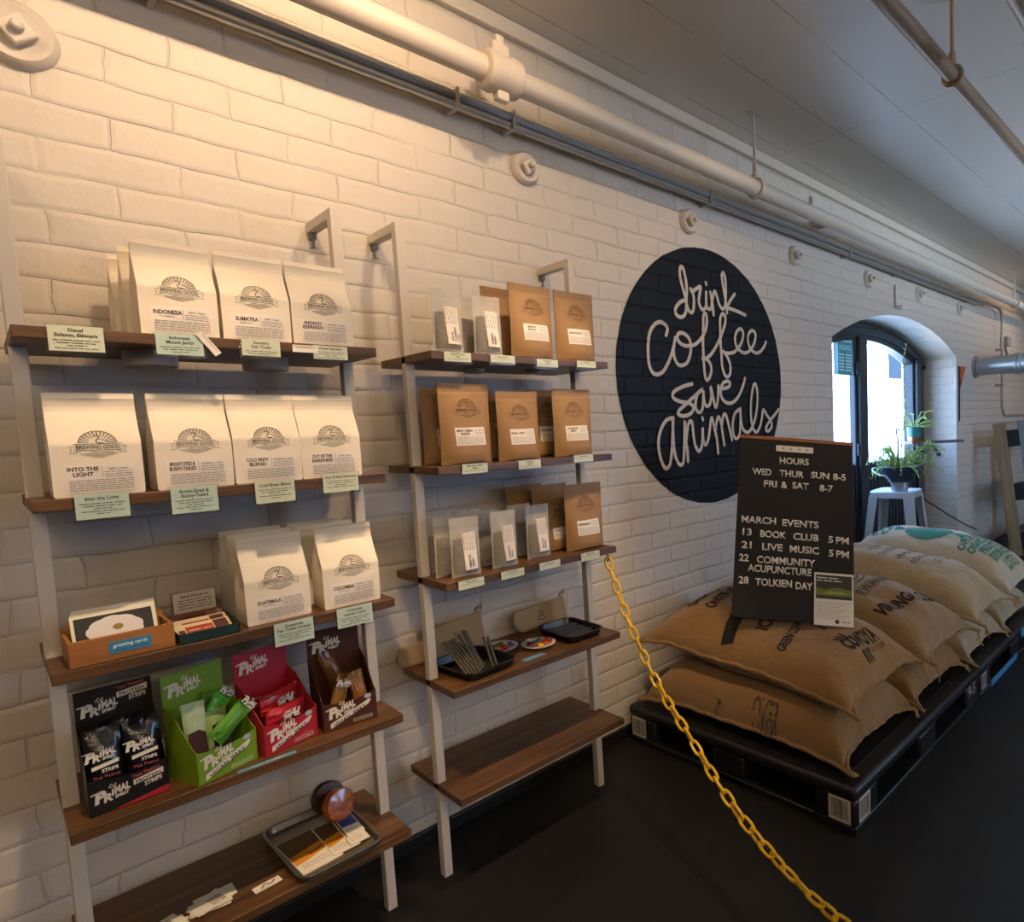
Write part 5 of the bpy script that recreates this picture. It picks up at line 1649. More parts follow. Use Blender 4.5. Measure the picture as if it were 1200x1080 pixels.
clip_plate(1.152, -0.214, 0.0, 'small white plate of coloured clips in the middle of the fourth shelf, in front', 'front',
           [(-0.030, 0.004, 'purple', 0.5), (-0.022, 0.022, 'purple', 1.0), (0.0, 0.018, 'green', 0.2), (0.018, 0.026, 'green', 0.6), (0.034, 0.004, 'red', 0.9), (0.022, -0.004, 'orange', 0.1), (0.010, -0.020, 'orange', 0.2),
            (-0.012, -0.030, 'yellow', -0.2), (-0.004, -0.012, 'yellow', 0.3), (-0.030, -0.018, 'red', 1.2), (0.030, -0.022, 'red', 0.4), (-0.010, 0.038, 'white', 0.1)])
clip_plate(1.060, -0.142, 0.0, 'small white plate of coloured clips behind the blue label, next to the straws', 'rear',
           [(-0.034, -0.002, 'purple', 0.3), (-0.030, 0.018, 'purple', 0.9), (-0.006, 0.020, 'olive', 0.1), (0.014, 0.024, 'olive', 0.4), (-0.010, -0.010, 'orange', 1.2), (-0.022, -0.026, 'yellow', 0.6), (0.004, -0.002, 'red', 0.5),
            (0.010, -0.018, 'red', 1.3), (-0.004, -0.030, 'red', 0.1), (0.030, -0.006, 'blue', 0.7), (0.026, -0.024, 'blue', 0.2)])
b = B(); b.mat(BLUE_STRIP).box(-0.038, 0.038, -0.012, 0.012, 0, 0.0008); k = b.n(); b.mat(LABEL_PAPER); b.text('straws & clips', 0.0, -0.003, 0.006, 0, w=0.04); b.warp(k, lambda x, y, z: (x, z, 0.0011))
o = b.obj('blue_strip_label', loc=(1.083, -0.286, zr4 + 0.0004)); o.rotation_euler = (0, 0, 0.05)
tag(o, 'blue strip label lying on the fourth shelf of the right unit below the plates', 'label')

SLEEVE_K = M('tan card sleeve', '#a08662', 0.7, bump=0.2, scale=40)


def card_sleeve(x, y, z, w, h, ry, label, rot=(-0.2, 0, 0), mark=True, twine=False):
    t = thing('kraft_sleeve', label, 'sleeve', (x, y, z), 0, 'brown card sleeves leaning on the wall', rot=rot)
    pts = [(-w / 2, ry)]
    for k in range(7):
        a = PI + PI / 2 * k / 6
        pts.append((-w / 2 + ry + ry * math.cos(a), ry + ry * math.sin(a)))
    pts += [(w / 2, 0.0), (w / 2, h), (-w / 2 + 0.01, h * 0.86)]
    b = B(); b.prism(pts, -0.005, 0.005, 'y'); b.obj('folded_card', t, SLEEVE_K, bevel=0.002)
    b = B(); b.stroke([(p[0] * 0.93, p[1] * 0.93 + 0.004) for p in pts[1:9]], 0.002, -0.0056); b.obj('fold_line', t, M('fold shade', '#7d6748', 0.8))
    if mark:
        b = B(); b.text('2k', 0.0, h * 0.42, 0.022, -0.0060, bold=0.0, shear=0.3)
        b.stroke([(-0.014, h * 0.34), (0.004, h * 0.30), (0.02, h * 0.36)], 0.003, -0.0060, smooth=3); b.obj('black_script', t, INK)
    if twine:
        b = B()
        for k in range(3):
            b.tube([(w / 2 - 0.02, 0, h), (w / 2 - 0.015 + 0.01 * k, -0.003, h + 0.012 + 0.004 * k), (w / 2 - 0.005 + 0.006 * k, 0.002, h + 0.004)], 0.002, 6)
        b.obj('twine_knot', t, M('twine', '#8a7350', 0.9))


card_sleeve(0.826, -0.050, zr4 + 0.002, 0.10, 0.066, 0.03, 'tan card sleeve at the left end of the fourth shelf, sticking out beside the post', mark=False)
card_sleeve(0.950, -0.080, zr4 + 0.002, 0.19, 0.118, 0.02, 'tan card sleeve with black script standing behind the straws', twine=True)
card_sleeve(1.275, -0.062, zr4 + 0.002, 0.22, 0.088, 0.045, 'tan card sleeve with black script behind the right black tray', twine=True)

# ================================================================== PALLETS
PAL = M('black pallet plastic', '#131314', 0.42, bump=0.15, scale=40)
STICK = M('barcode sticker', '#cfc9be', 0.5)


def barcode(b, fn, w, h, seed):
    """white sticker with black bars; fn maps (u, v) to a point"""
    b.mat(STICK); b.add([fn(0, 0, 0), fn(w, 0, 0), fn(w, h, 0), fn(0, h, 0)], [(0, 1, 2, 3)])
    b.mat(INK); r = random.Random(seed); u = 0.006
    while u < w - 0.008:
        k = r.choice((0.0015, 0.002, 0.0032)); b.add([fn(u, h * 0.12, 1), fn(u + k, h * 0.12, 1), fn(u + k, h * 0.9, 1), fn(u, h * 0.9, 1)], [(0, 1, 2, 3)]); u += k + r.choice((0.0015, 0.002, 0.003))


def plastic_pallet(x0, label, near):
    w, d, h = 1.20, 1.0, 0.145
    t = thing('plastic_pallet', label, 'pallet', (x0, -1.032, 0), 0, 'black plastic pallets in a row')
    b = B(); b.box(0, w, 0, d, h - 0.042, h); dk = b.obj('deck', t, PAL, bevel=0.014, seg=3)
    b = B()
    for k in range(9):
        y = 0.06 + k * 0.11
        b.box(0.05, w - 0.05, y, y + 0.008, h - 0.0002, h + 0.003)
    b.obj('deck_ribs', dk, PAL)
    for x in (0.0, 0.515, 1.03):
        for y in (0.0, 0.42, 0.85):
            b = B(); b.box(x + 0.004, x + 0.166, y + 0.004, y + 0.146, 0.022, h - 0.04); b.obj('block', t, PAL, bevel=0.01)
    for y in (0.0, 0.42, 0.85):
        b = B(); b.box(0.002, w - 0.002, y + 0.002, y + 0.148, 0, 0.0225); b.obj('runner', t, PAL, bevel=0.004)
    for x in (0.0, 1.03):
        b = B(); b.box(x + 0.002, x + 0.168, 0.15, 0.85, 0.0, 0.022); b.obj('cross_runner', t, PAL, bevel=0.004)
    if near:
        for nm, fn, s in (('barcode_label', lambda u, v, k: (0.0035 - 0.0006 * k, 0.095 - u, 0.026 + v), 1), ('barcode_label', lambda u, v, k: (0.03 + u, 0.0035 - 0.0006 * k, 0.026 + v), 2),
                          ('barcode_label', lambda u, v, k: (0.0035 - 0.0006 * k, 0.98 - u, 0.026 + v), 3)):
            b = B(); barcode(b, fn, 0.075, 0.078, s); b.obj(nm, t)
        b = B(); b.text('9-5', 1.10, 0.055, 0.05, 0.0032, bold=0.01); b.obj('painted_mark', t, M('chalk mark', '#9a968c', 0.8))
    else:
        b = B(); barcode(b, lambda u, v, k: (0.03 + u, 0.0035 - 0.0006 * k, 0.03 + v), 0.07, 0.07, 5); b.obj('barcode_label', t)
        b = B(); b.box(0.16, 0.60, -0.001, 0.003, 0.004, 0.034); b.obj('blue_tape', t, M('blue tape', '#3d7fb0', 0.5))
        b = B(); b.box(0.68, 1.0, -0.001, 0.003, 0.090, 0.135); b.obj('blue_tape', t, M('blue tape', '#3d7fb0', 0.5))


plastic_pallet(1.690, 'black plastic pallet nearest the shelves, under the front coffee sacks', True)
plastic_pallet(2.902, 'second black plastic pallet with blue tape, farther along the wall', False)

# ================================================================== COFFEE SACKS
PT = 0.1482


class Sack:
    def __init__(s, cx, cy, a, b, zseam, top, bot, rot=0.0, seed=0, tilt=0.0, zmin=None, dent=None, zmax=None, pe=2.7):
        s.__dict__.update(cx=cx, cy=cy, a=a, b=b, zs=zseam, top=top, bot=bot, rot=rot, seed=seed, tilt=tilt, zmin=zmin, dent=dent, zmax=zmax, pe=pe)

    def xy(s, u, v):
        x = s.a * u * (0.925 + 0.075 * abs(v) ** 5) * (1 + 0.02 * mnoise.noise((v * 2, s.seed, 1)))
        y = s.b * v * (0.935 + 0.065 * abs(u) ** 5) * (1 + 0.015 * mnoise.noise((u * 2, s.seed, 2)))
        return x, y

    def prof(s, u, v):
        return (max(0, 1 - abs(u) ** s.pe) ** (1.6 / s.pe)) * (max(0, 1 - abs(v) ** (s.pe + 0.6)) ** (1.85 / (s.pe + 0.6)))

    def seam(s, u, v):
        return s.zs + s.tilt * v + 0.010 * mnoise.noise((u * 2.3, v * 2.3, s.seed + 5)) - 0.012 * abs(u * v) ** 3

    def zt(s, u, v):
        z = s.seam(u, v) + s.top * s.prof(u, v)
        wr = 0.012 * mnoise.noise((u * 1.7, v * 2.4, s.seed)) + 0.006 * mnoise.noise((u * 5, v * 4, s.seed + 9)) + 0.0025 * mnoise.noise((u * 14, v * 16, s.seed + 3))
        corner = abs(u) ** 4 * abs(v) ** 4
        z += wr * s.prof(u, v) ** 0.5 + 0.004 * math.sin(18 * (abs(u) + abs(v))) * corner
        if s.dent:
            du, dv, r, dp = s.dent
            z -= dp * math.exp(-((u - du) ** 2 + (v - dv) ** 2) / r ** 2)
        if s.zmax is not None and z > s.zmax - 0.02:          # pressed flat by the sack on top
            z = s.zmax - 0.02 + 0.02 * (1 - math.exp(-(z - s.zmax + 0.02) / 0.02))
        return z

    def zb(s, u, v):
        z = s.seam(u, v) - s.bot * s.prof(u, v)
        return max(z, s.zmin) if s.zmin is not None else z

    def uv(s, x, y):
        """inverse of xy (a few rounds of fixed point)"""
        u, v = x / s.a, y / s.b
        for _ in range(6):
            X, Y = s.xy(u, v)
            u += (x - X) / s.a; v += (y - Y) / s.b
        return max(-1, min(1, u)), max(-1, min(1, v))

    def local(s, X, Y):
        dx, dy = X - s.cx, Y - s.cy; c, q = math.cos(-s.rot), math.sin(-s.rot)
        return dx * c - dy * q, dx * q + dy * c

    def top_at(s, x, y):
        u, v = s.uv(x, y)
        return s.zt(u, v)

    def build(s, label, mat, prints=None, print_mat=None, group='burlap sacks of coffee beans on the pallets', threads=True, seam_mat=None):
        zref = PT
        t = thing('coffee_sack', label, 'sack', (s.cx, s.cy, zref), s.rot, group)
        n, m = 40, 56
        b = B()
        g = lambda i, k: math.sin((2 * i / k - 1) * PI / 2)
        top = [[(*s.xy(g(i, n), g(j, m)), s.zt(g(i, n), g(j, m)) - zref) for i in range(n + 1)] for j in range(m + 1)]
        bot = [[(*s.xy(g(i, n), g(j, m)), s.zb(g(i, n), g(j, m)) - zref) for i in range(n + 1)] for j in range(m + 1)]
        vs = [p for r_ in top for p in r_] + [p for r_ in bot for p in r_]
        o_ = (n + 1) * (m + 1); fs = []
        for j in range(m):
            for i in range(n):
                q = j * (n + 1) + i
                fs.append((q, q + 1, q + n + 2, q + n + 1)); fs.append((o_ + q, o_ + q + n + 1, o_ + q + n + 2, o_ + q + 1))
        for j in range(m):
            q = j * (n + 1); fs.append((q, q + n + 1, o_ + q + n + 1, o_ + q)); q += n; fs.append((q, o_ + q, o_ + q + n + 1, q + n + 1))
        for i in range(n):
            fs.append((i, o_ + i, o_ + i + 1, i + 1)); q = m * (n + 1) + i; fs.append((q, q + 1, o_ + q + 1, o_ + q))
        b.add(vs, fs)
        b.obj('sack_body', t, mat, sharp=80)
        # sewn lip around the edge, pointed at the four ears
        path = []
        K = 26
        for e in range(4):
            for k in range(K):
                w = -1 + 2 * k / K
                u, v = ((w, -1), (1, w), (-w, 1), (-1, -w))[e]
                ear = 1 + 0.05 * abs(w) ** 10
                x, y = s.xy(u, v)
                path.append((x * (1 + 0.012 * abs(w) ** 10), y * ear, s.seam(u, v) - zref + 0.003 * math.sin(k * 2.1) - 0.012 * abs(w) ** 10))
        path.append(path[0])
        b = B(); b.tube(path, 0.0078, 7, False); b.obj('sewn_edge', t, seam_mat or mat)
        if threads:
            r = random.Random(s.seed)
            for u, v in ((-1, -1), (1, -1)):
                x, y = s.xy(u, v); z = s.seam(u, v) - zref
                b = B()
                for k in range(4):
                    l = r.uniform(0.03, 0.075)
                    q_ = lambda f: u * (0.25 * f - r.uniform(0, 0.9) * f)
                    b.tube([(x * 0.99, y * 1.035, z - 0.004), (x * 0.98 + q_(0.02), y * 1.04 - r.uniform(0, .015), max(z - l * 0.5, 0.009)), (x * 0.97 + q_(0.04), y * 1.04 - r.uniform(0, .025), max(z - l, 0.008))], 0.0022, 5)
                b.obj('loose_threads', t, M('jute thread', '#a98a5c', 0.9))
        for pf in prints or ():
            pf, pm_ = pf if isinstance(pf, tuple) else (pf, print_mat)
            b = B(); pf(b)
            o = b.obj('printed_text', t, pm_)
            import bmesh
            bm = bmesh.new(); bm.from_mesh(o.data)
            for _ in range(6):                      # long edges are split so the print follows the cloth
                long = [e for e in bm.edges if e.calc_length() > 0.022]
                if not long: break
                bmesh.ops.subdivide_edges(bm, edges=long, cuts=1)
                bmesh.ops.triangulate(bm, faces=[f for f in bm.faces if len(f.verts) > 4])
            for v in bm.verts:
                x, y = v.co.x, v.co.z
                v.co = (x, y, s.top_at(x, y) - zref + 0.0022)
            bm.to_mesh(o.data); bm.free()
        return t


BUR = burlap_material('natural burlap', '#8c6c45')
BUR2 = burlap_material('greyer burlap', '#8a7153')
BUR3 = burlap_material('pale burlap', '#a29275')
BUR4 = burlap_material('palest burlap', '#b8ab95', 0.18)
PRINT_K = M('black sack print', '#1c1712', 0.9, var=0.3, scale=80)
PRINT_F = M('faded black sack print', '#4a4236', 0.9)
PRINT_G = M('green sack print', '#3f7d68', 0.9, var=0.15, scale=60)

def T(txt, x, y, h, w, a=0.0, bd=0.03):
    return lambda b: b.text(txt, x, y, h, 0, w=w, ang=a, bold=bd)


LOW = dict(zseam=0.190, top=0.170, bot=0.036, zmin=PT + 0.001, zmax=0.338, pe=3.8)
lows = [(2.000, -0.530), (2.570, -0.535), (3.130, -0.55), (3.70, -0.55)]


lowlab = ('lower burlap sack in front, right on the pallet under the sack with the letter board', 'lower burlap sack second from the front, mostly hidden under the upper sacks',
          'lower burlap sack third from the front', 'lower burlap sack at the far end of the row')
for i, (x, y) in enumerate(lows):
    s = Sack(x, y, (0.27, 0.262, 0.262, 0.266)[i], 0.44, seed=11 + i, rot=(0.008, -0.008, 0.006, 0.0)[i], **LOW)
    s.build(lowlab[i], BUR if i < 2 else BUR3, [T('OVER', -0.262, -0.13, 0.038, 0.11, -PI / 2), T('IS', -0.262, 0.08, 0.022, 0.03, -PI / 2)] if i == 0 else None, PRINT_F)
tops = []


def up(i, x, y, rot, mat, label, prints, pm, **kw):
    d = dict(a=0.264, b=0.475, zseam=0.395, top=0.175, bot=0.085, tilt=0.030)
    d.update(kw)
    s = Sack(x, y, d['a'], d['b'], d['zseam'], d['top'], d['bot'], rot, 31 + i, d['tilt'], 0.340, d.get('dent'))
    s.build(label, mat, prints, pm)
    tops.append(s)
    return s


def ovals(*defs):
    def f(b):
        for cx, cy, rx_, ry_, w in defs:
            b.stroke([(cx + rx_ * math.cos(a), cy + ry_ * math.sin(a)) for a in [2 * PI * k / 22 for k in range(22)]], w, closed=True)
    return f


def covoya(b):
    b.text('COVOYA', 0.02, -0.365, 0.05, 0, w=0.19, ang=-0.10, bold=0.05); b.text('SPECIALTY COFFEE', 0.06, -0.392, 0.013, 0, w=0.12, ang=-0.10)
    for k in range(3):
        b.stroke([(-0.05 + 0.016 * k, -0.305), (-0.06 + 0.02 * k, -0.283)], 0.010); b.stroke([(-0.03 + 0.016 * k, -0.378), (-0.035 + 0.018 * k, -0.402)], 0.010)


pr1 = [T("SHIP'70", -0.06, 0.285, 0.045, 0.20, 0.12), T('ONSTR ICO', -0.04, 0.195, 0.045, 0.24, 0.12),
       lambda b: b.flat([(-0.235, 0.035), (-0.02, 0.085), (0.06, 0.095), (0.06, 0.14), (-0.04, 0.135), (-0.245, 0.085)], 0),
       T('ICO', -0.10, -0.055, 0.05, 0.11, 0.1), T('GREEN COFFEE BEANS', -0.055, -0.145, 0.030, 0.32, 0.16), T('NATIN AL', 0.10, -0.235, 0.055, 0.24, -0.10),
       covoya, ovals((0.19, -0.05, 0.06, 0.07, 0.007), (0.19, -0.05, 0.035, 0.04, 0.006))]
pr2 = [(T('VIRUNGA COFFEE', 0.0, -0.33, 0.055, 0.42, -0.28, 0.04), PRINT_K), T('RWANDA', 0.0, -0.16, 0.05, 0.26, 0.0, 0.02), ovals((-0.02, -0.02, 0.11, 0.06, 0.008), (-0.02, -0.02, 0.07, 0.035, 0.007))]
pr3 = [T(t_, 0.02, 0.10 - 0.085 * k, 0.034, w_, -0.05, 0.0) for k, (t_, w_) in enumerate((('NET 69 KG', 0.20), ('COFFEE EXPORT', 0.26), ('WASHED ARABICA', 0.26), ('PRODUCE OF ORIGIN', 0.28), ('LOT 2201', 0.16)))]


def emblem(b):
    b.flat([(-0.05 + 0.10 * math.cos(a), 0.02 + 0.135 * math.sin(a)) for a in [2 * PI * k / 26 for k in range(26)]], 0)
    b.flat([(-0.05, 0.145), (-0.09, 0.215), (-0.01, 0.215)], 0); b.flat([(-0.05, -0.105), (-0.09, -0.175), (-0.01, -0.175)], 0)


pr4 = [emblem] + [T(t_, 0.0, -0.215 - 0.052 * k, 0.038, (0.36, 0.36, 0.30, 0.30, 0.18)[k], 0.0, 0.05) for k, t_ in enumerate(('CAFE DE ALTURA', 'ORGANIC COFFEE', 'PRODUCTO DE', 'EXPORTACION', 'LOTE 15'))] + \
      [T(t_, -0.02, 0.235 + 0.055 * k, 0.038, 0.26, 0.0, 0.05) for k, t_ in enumerate(('CAFE', 'FINO'))]


s1 = up(0, 2.035, -0.53, 0.010, BUR, 'front upper burlap sack carrying the black letter board', pr1, PRINT_K, a=0.283, b=0.458, top=0.185, dent=(-0.3, -0.29, 0.55, 0.068))
s2 = up(1, 2.602, -0.54, -0.008, BUR2, 'upper burlap sack second from the front, printed Virunga Coffee', pr2, PRINT_F, a=0.252, top=0.175, zseam=0.385, dent=(-0.35, -0.55, 0.22, 0.03))
s3 = up(2, 3.132, -0.555, 0.008, BUR3, 'pale upper burlap sack third from the front with faint lines of print', pr3, PRINT_F, a=0.248, top=0.185, zseam=0.40)
s4 = up(3, 3.685, -0.555, 0.0, BUR4, 'palest upper burlap sack at the far end with green print and a green emblem', pr4, PRINT_G, top=0.205, zseam=0.405)
# ================================================================== LETTER BOARD
def build_letter_board():
    bl, br = Vector((1.801, -0.494, 0.544)), Vector((2.100, -0.832, 0.518))
    upv = Vector((0.262, 0.127, 0.648)); hgt = upv.length; upv.normalize()
    rx = (br - bl); wid = rx.length
    rx = (rx - upv * rx.dot(upv)).normalized()
    ny = upv.cross(rx)                      # into the board, away from the viewer
    t = thing('letter_board', 'black letter board with white plastic letters listing hours and March events, standing on the sacks', 'sign')
    m = Matrix((rx, ny, upv)).transposed().to_4x4(); lift = -1
    for k in range(41):                    # the lower edge rests on the highest point of the cloth under it
        for dy in (-0.006, 0.004, 0.014):
            p = bl + (br - bl) * k / 40 + ny * dy
            lift = max(lift, s1.top_at(*s1.local(p.x, p.y)) + 0.007 - p.z)
    m.translation = (bl + br) / 2 + Vector((0, 0, lift))
    t.matrix_world = m
    W, Hh = wid, hgt
    bm_ = M('black felt board', '#1d1b19', 0.85, bump=0.3, scale=200)
    b = B(); b.box(-W / 2, W / 2, 0, 0.012, 0, Hh); fp = b.obj('front_panel', t, bm_, bevel=0.002)
    b = B()
    for k in range(60):
        z = 0.02 + (Hh - 0.05) * k / 60
        b.box(-W / 2 + 0.004, W / 2 - 0.004, -0.0008, 0.0, z, z + 0.004)
    b.obj('letter_grooves', fp, bm_)
    b = B(); b.box(-W / 2 - 0.002, W / 2 + 0.002, -0.004, 0.030, Hh, Hh + 0.016); b.obj('wood_cap', t, wood_material('copper brown wood', '#7d4a2b', '#a56b42', 0.4, 0), bevel=0.003)
    # rear leg of the folding stand
    a = math.radians(46); b = B(); c, s_ = math.cos(a), math.sin(a)
    k = b.n(); b.box(0.0, W / 2 - 0.03, -0.006, 0.006, -Hh * 0.86, 0)
    b.warp(k, lambda x, y, z: (x, 0.022 + y * c - z * s_, Hh - 0.004 + y * s_ + z * c)); b.obj('rear_panel', t, bm_, bevel=0.002)
    WL = M('white plastic letters', '#ddd6ca', 0.4)
    X = lambda px, py: ((px - (132 - (py - 90) * 0.05)) / ((716 + (py - 90) * 0.0095) - (132 - (py - 90) * 0.05)) - 0.5) * W
    Z = lambda py: (1022 - py) / 932 * Hh
    rows = [('HOURS', 335, 487, 200), ('WED', 193, 292, 271), ('THUR', 333, 460, 271), ('SUN', 498, 593, 268), ('8-5', 613, 679, 269), ('FRI', 252, 320, 334), ('&', 342, 374, 334), ('SAT', 400, 486, 333), ('8-7', 543, 612, 336),
            ('MARCH', 135, 315, 532), ('EVENTS', 348, 538, 535), ('13', 140, 188, 598), ('BOOK', 233, 368, 601), ('CLUB', 405, 537, 602), ('5', 588, 612, 605), ('PM', 628, 695, 606),
            ('21', 135, 188, 664), ('LIVE', 243, 350, 666), ('MUSIC', 387, 539, 668), ('5', 590, 614, 674), ('PM', 628, 695, 676), ('22', 122, 173, 730), ('COMMUNITY', 215, 519, 733), ('ACUPUNCTURE', 168, 500, 779),
            ('28', 120, 172, 842), ('TOLKIEN', 208, 399, 844), ('DAY', 418, 506, 849)]
    rr = random.Random(2)
    for s, x0, x1, y in rows:
        w = X(x1, y) - X(x0, y)
        b = B(); b.text(s, (X(x0, y) + X(x1, y)) / 2, Z(y + 17), 0.0255, -0.0022, w=w, bold=0.022, ang=rr.uniform(-0.012, 0.012))
        o = b.obj('white_letters', t, WL)
        o.modifiers.new('depth', 'SOLIDIFY').thickness = 0.0014
    b = B(); b.mat(WL).box(X(317, 130), X(510, 130), -0.0035, -0.001, Z(150), Z(117)); b.mat(M('grey mark', '#a5a09a', 0.6))
    for q in (345, 385, 430, 470): b.rect(X(q, 130), X(q + 14, 130), Z(140), Z(128), -0.0038)
    b.obj('white_strip', t)
    # flyer taped at the lower right
    f = B(); x0, x1, z0, z1 = X(512, 1000), X(719, 1000), Z(1030), Z(776)
    f.mat(M('flyer paper', '#d8d3cb', 0.5)).box(x0, x1, -0.0045, -0.003, z0, z1)
    y = -0.0050
    pz0, pz1 = z1 - (z1 - z0) * 0.50, z1 - 0.008
    f.mat(M('flyer dark sky', '#23261c', 0.6)).rect(x0 + 0.006, x1 - 0.006, pz0, pz1, y)
    f.mat(M('flyer green field', '#5f6b22', 0.6)).flat([(x0 + 0.006, pz0 + 0.012), (x1 - 0.006, pz0 + 0.012), (x1 - 0.006, pz0 + 0.036), (x0 + 0.08, pz0 + 0.044), (x0 + 0.04, pz0 + 0.034), (x0 + 0.006, pz0 + 0.040)], y - 0.0003)
    f.mat(M('flyer light field', '#8f9138', 0.6)).flat([(x0 + 0.03, pz0 + 0.018), (x1 - 0.02, pz0 + 0.020), (x1 - 0.04, pz0 + 0.029), (x0 + 0.05, pz0 + 0.028)], y - 0.0006)
    f.mat(M('flyer type', '#c9c9bd', 0.6)); f.lines(x0 + 0.010, x1 - 0.05, pz1 - 0.013, 0.008, y - 0.0004, 81); f.lines(x0 + 0.010, x1 - 0.045, pz1 - 0.023, 0.007, y - 0.0004, 82)
    f.mat(INK_SOFT)
    for k in range(8): f.lines(x0 + 0.012, x1 - 0.014 - 0.02 * (k % 3), pz0 - 0.014 - 0.008 * k, 0.003, y, 90 + k)
    f.mat(INK).flat([((x0 + x1) / 2 + 0.012 + 0.008 * math.cos(q), z0 + 0.016 + 0.008 * math.sin(q)) for q in [2 * PI * j / 16 for j in range(16)]], y)
    f.lines((x0 + x1) / 2 + 0.026, x1 - 0.012, z0 + 0.014, 0.005, y, 99)
    f.obj('flyer', t)['label'] = 'white paper flyer with a green landscape picture'


build_letter_board()

# ================================================================== YELLOW CHAIN
def build_chain():
    ctrl = [(1.375, -0.31, 0.838), (1.343, -0.428, 0.668), (1.299, -0.594, 0.506), (1.253, -0.762, 0.405), (1.205, -0.942, 0.301), (1.157, -1.122, 0.246), (1.111, -1.295, 0.232), (1.05, -1.50, 0.275), (0.98, -1.70, 0.38)]
    P = [Vector(p) for p in ctrl]; path = []
    for i in range(len(P) - 1):
        p0, p1, p2, p3 = P[max(i - 1, 0)], P[i], P[i + 1], P[min(i + 2, len(P) - 1)]
        for k in range(40):
            q = k / 40
            path.append(0.5 * ((2 * p1) + (p2 - p0) * q + (2 * p0 - 5 * p1 + 4 * p2 - p3) * q * q + (3 * p1 - p0 - 3 * p2 + p3) * q ** 3))
    pitch = 0.0375
    pts = [path[0]]; acc = 0.0
    for i in range(1, len(path)):
        acc += (path[i] - path[i - 1]).length
        if acc >= pitch:
            pts.append(path[i]); acc = 0
    t = thing('plastic_chain', 'yellow plastic chain hanging from the right shelf unit down across the floor', 'chain', tuple(P[0]))
    # one oval link
    L, Wd, r = 0.0232, 0.0104, 0.0042
    ring = []
    for k in range(28):
        a = 2 * PI * k / 28
        ring.append((Wd * math.copysign(abs(math.cos(a)) ** 0.75, math.cos(a)), 0, L * math.copysign(abs(math.sin(a)) ** 0.75, math.sin(a))))
    b = B(); n = 8; rings = []
    for k in range(28):
        p = Vector(ring[k]); d = (Vector(ring[(k + 1) % 28]) - Vector(ring[k - 1])).normalized(); w = d.cross(Vector((0, 1, 0)))
        rings.append([tuple(p + (w * math.cos(2 * PI * j / n) + Vector((0, 1, 0)) * math.sin(2 * PI * j / n)) * r) for j in range(n)])
    rings.append(rings[0]); b.rings(rings)
    o = b.obj('chain_link', None, M('yellow plastic', '#e2b21a', 0.35)); me = o.data; bpy.data.objects.remove(o)
    rr = random.Random(5)
    for i in range(len(pts) - 1):
        d = (pts[i + 1] - pts[i]).normalized()
        side = Vector((0.66, -0.75, 0)); side = (side - d * side.dot(d)).normalized()
        nrm = d.cross(side)
        tw = rr.uniform(-0.35, 0.35) + (PI / 2 if i % 2 else 0)
        s2 = side * math.cos(tw) + nrm * math.sin(tw); n2 = d.cross(s2)
        l = bpy.data.objects.new('chain_link', me); COL.objects.link(l); l.parent = t
        m = Matrix((s2, n2, d)).transposed().to_4x4(); m.translation = (pts[i] + pts[i + 1]) / 2 - P[0]
        l.matrix_local = m
    b = B(); b.tube([(0, 0, -0.012), (0.006, 0.0, -0.004), (0.004, 0.0, 0.006), (0, 0.0, 0.0125)], 0.0028, 6); b.obj('screw_hook', t, M('dark bolt', '#3c3a38', 0.4, metal=0.8))


build_chain()

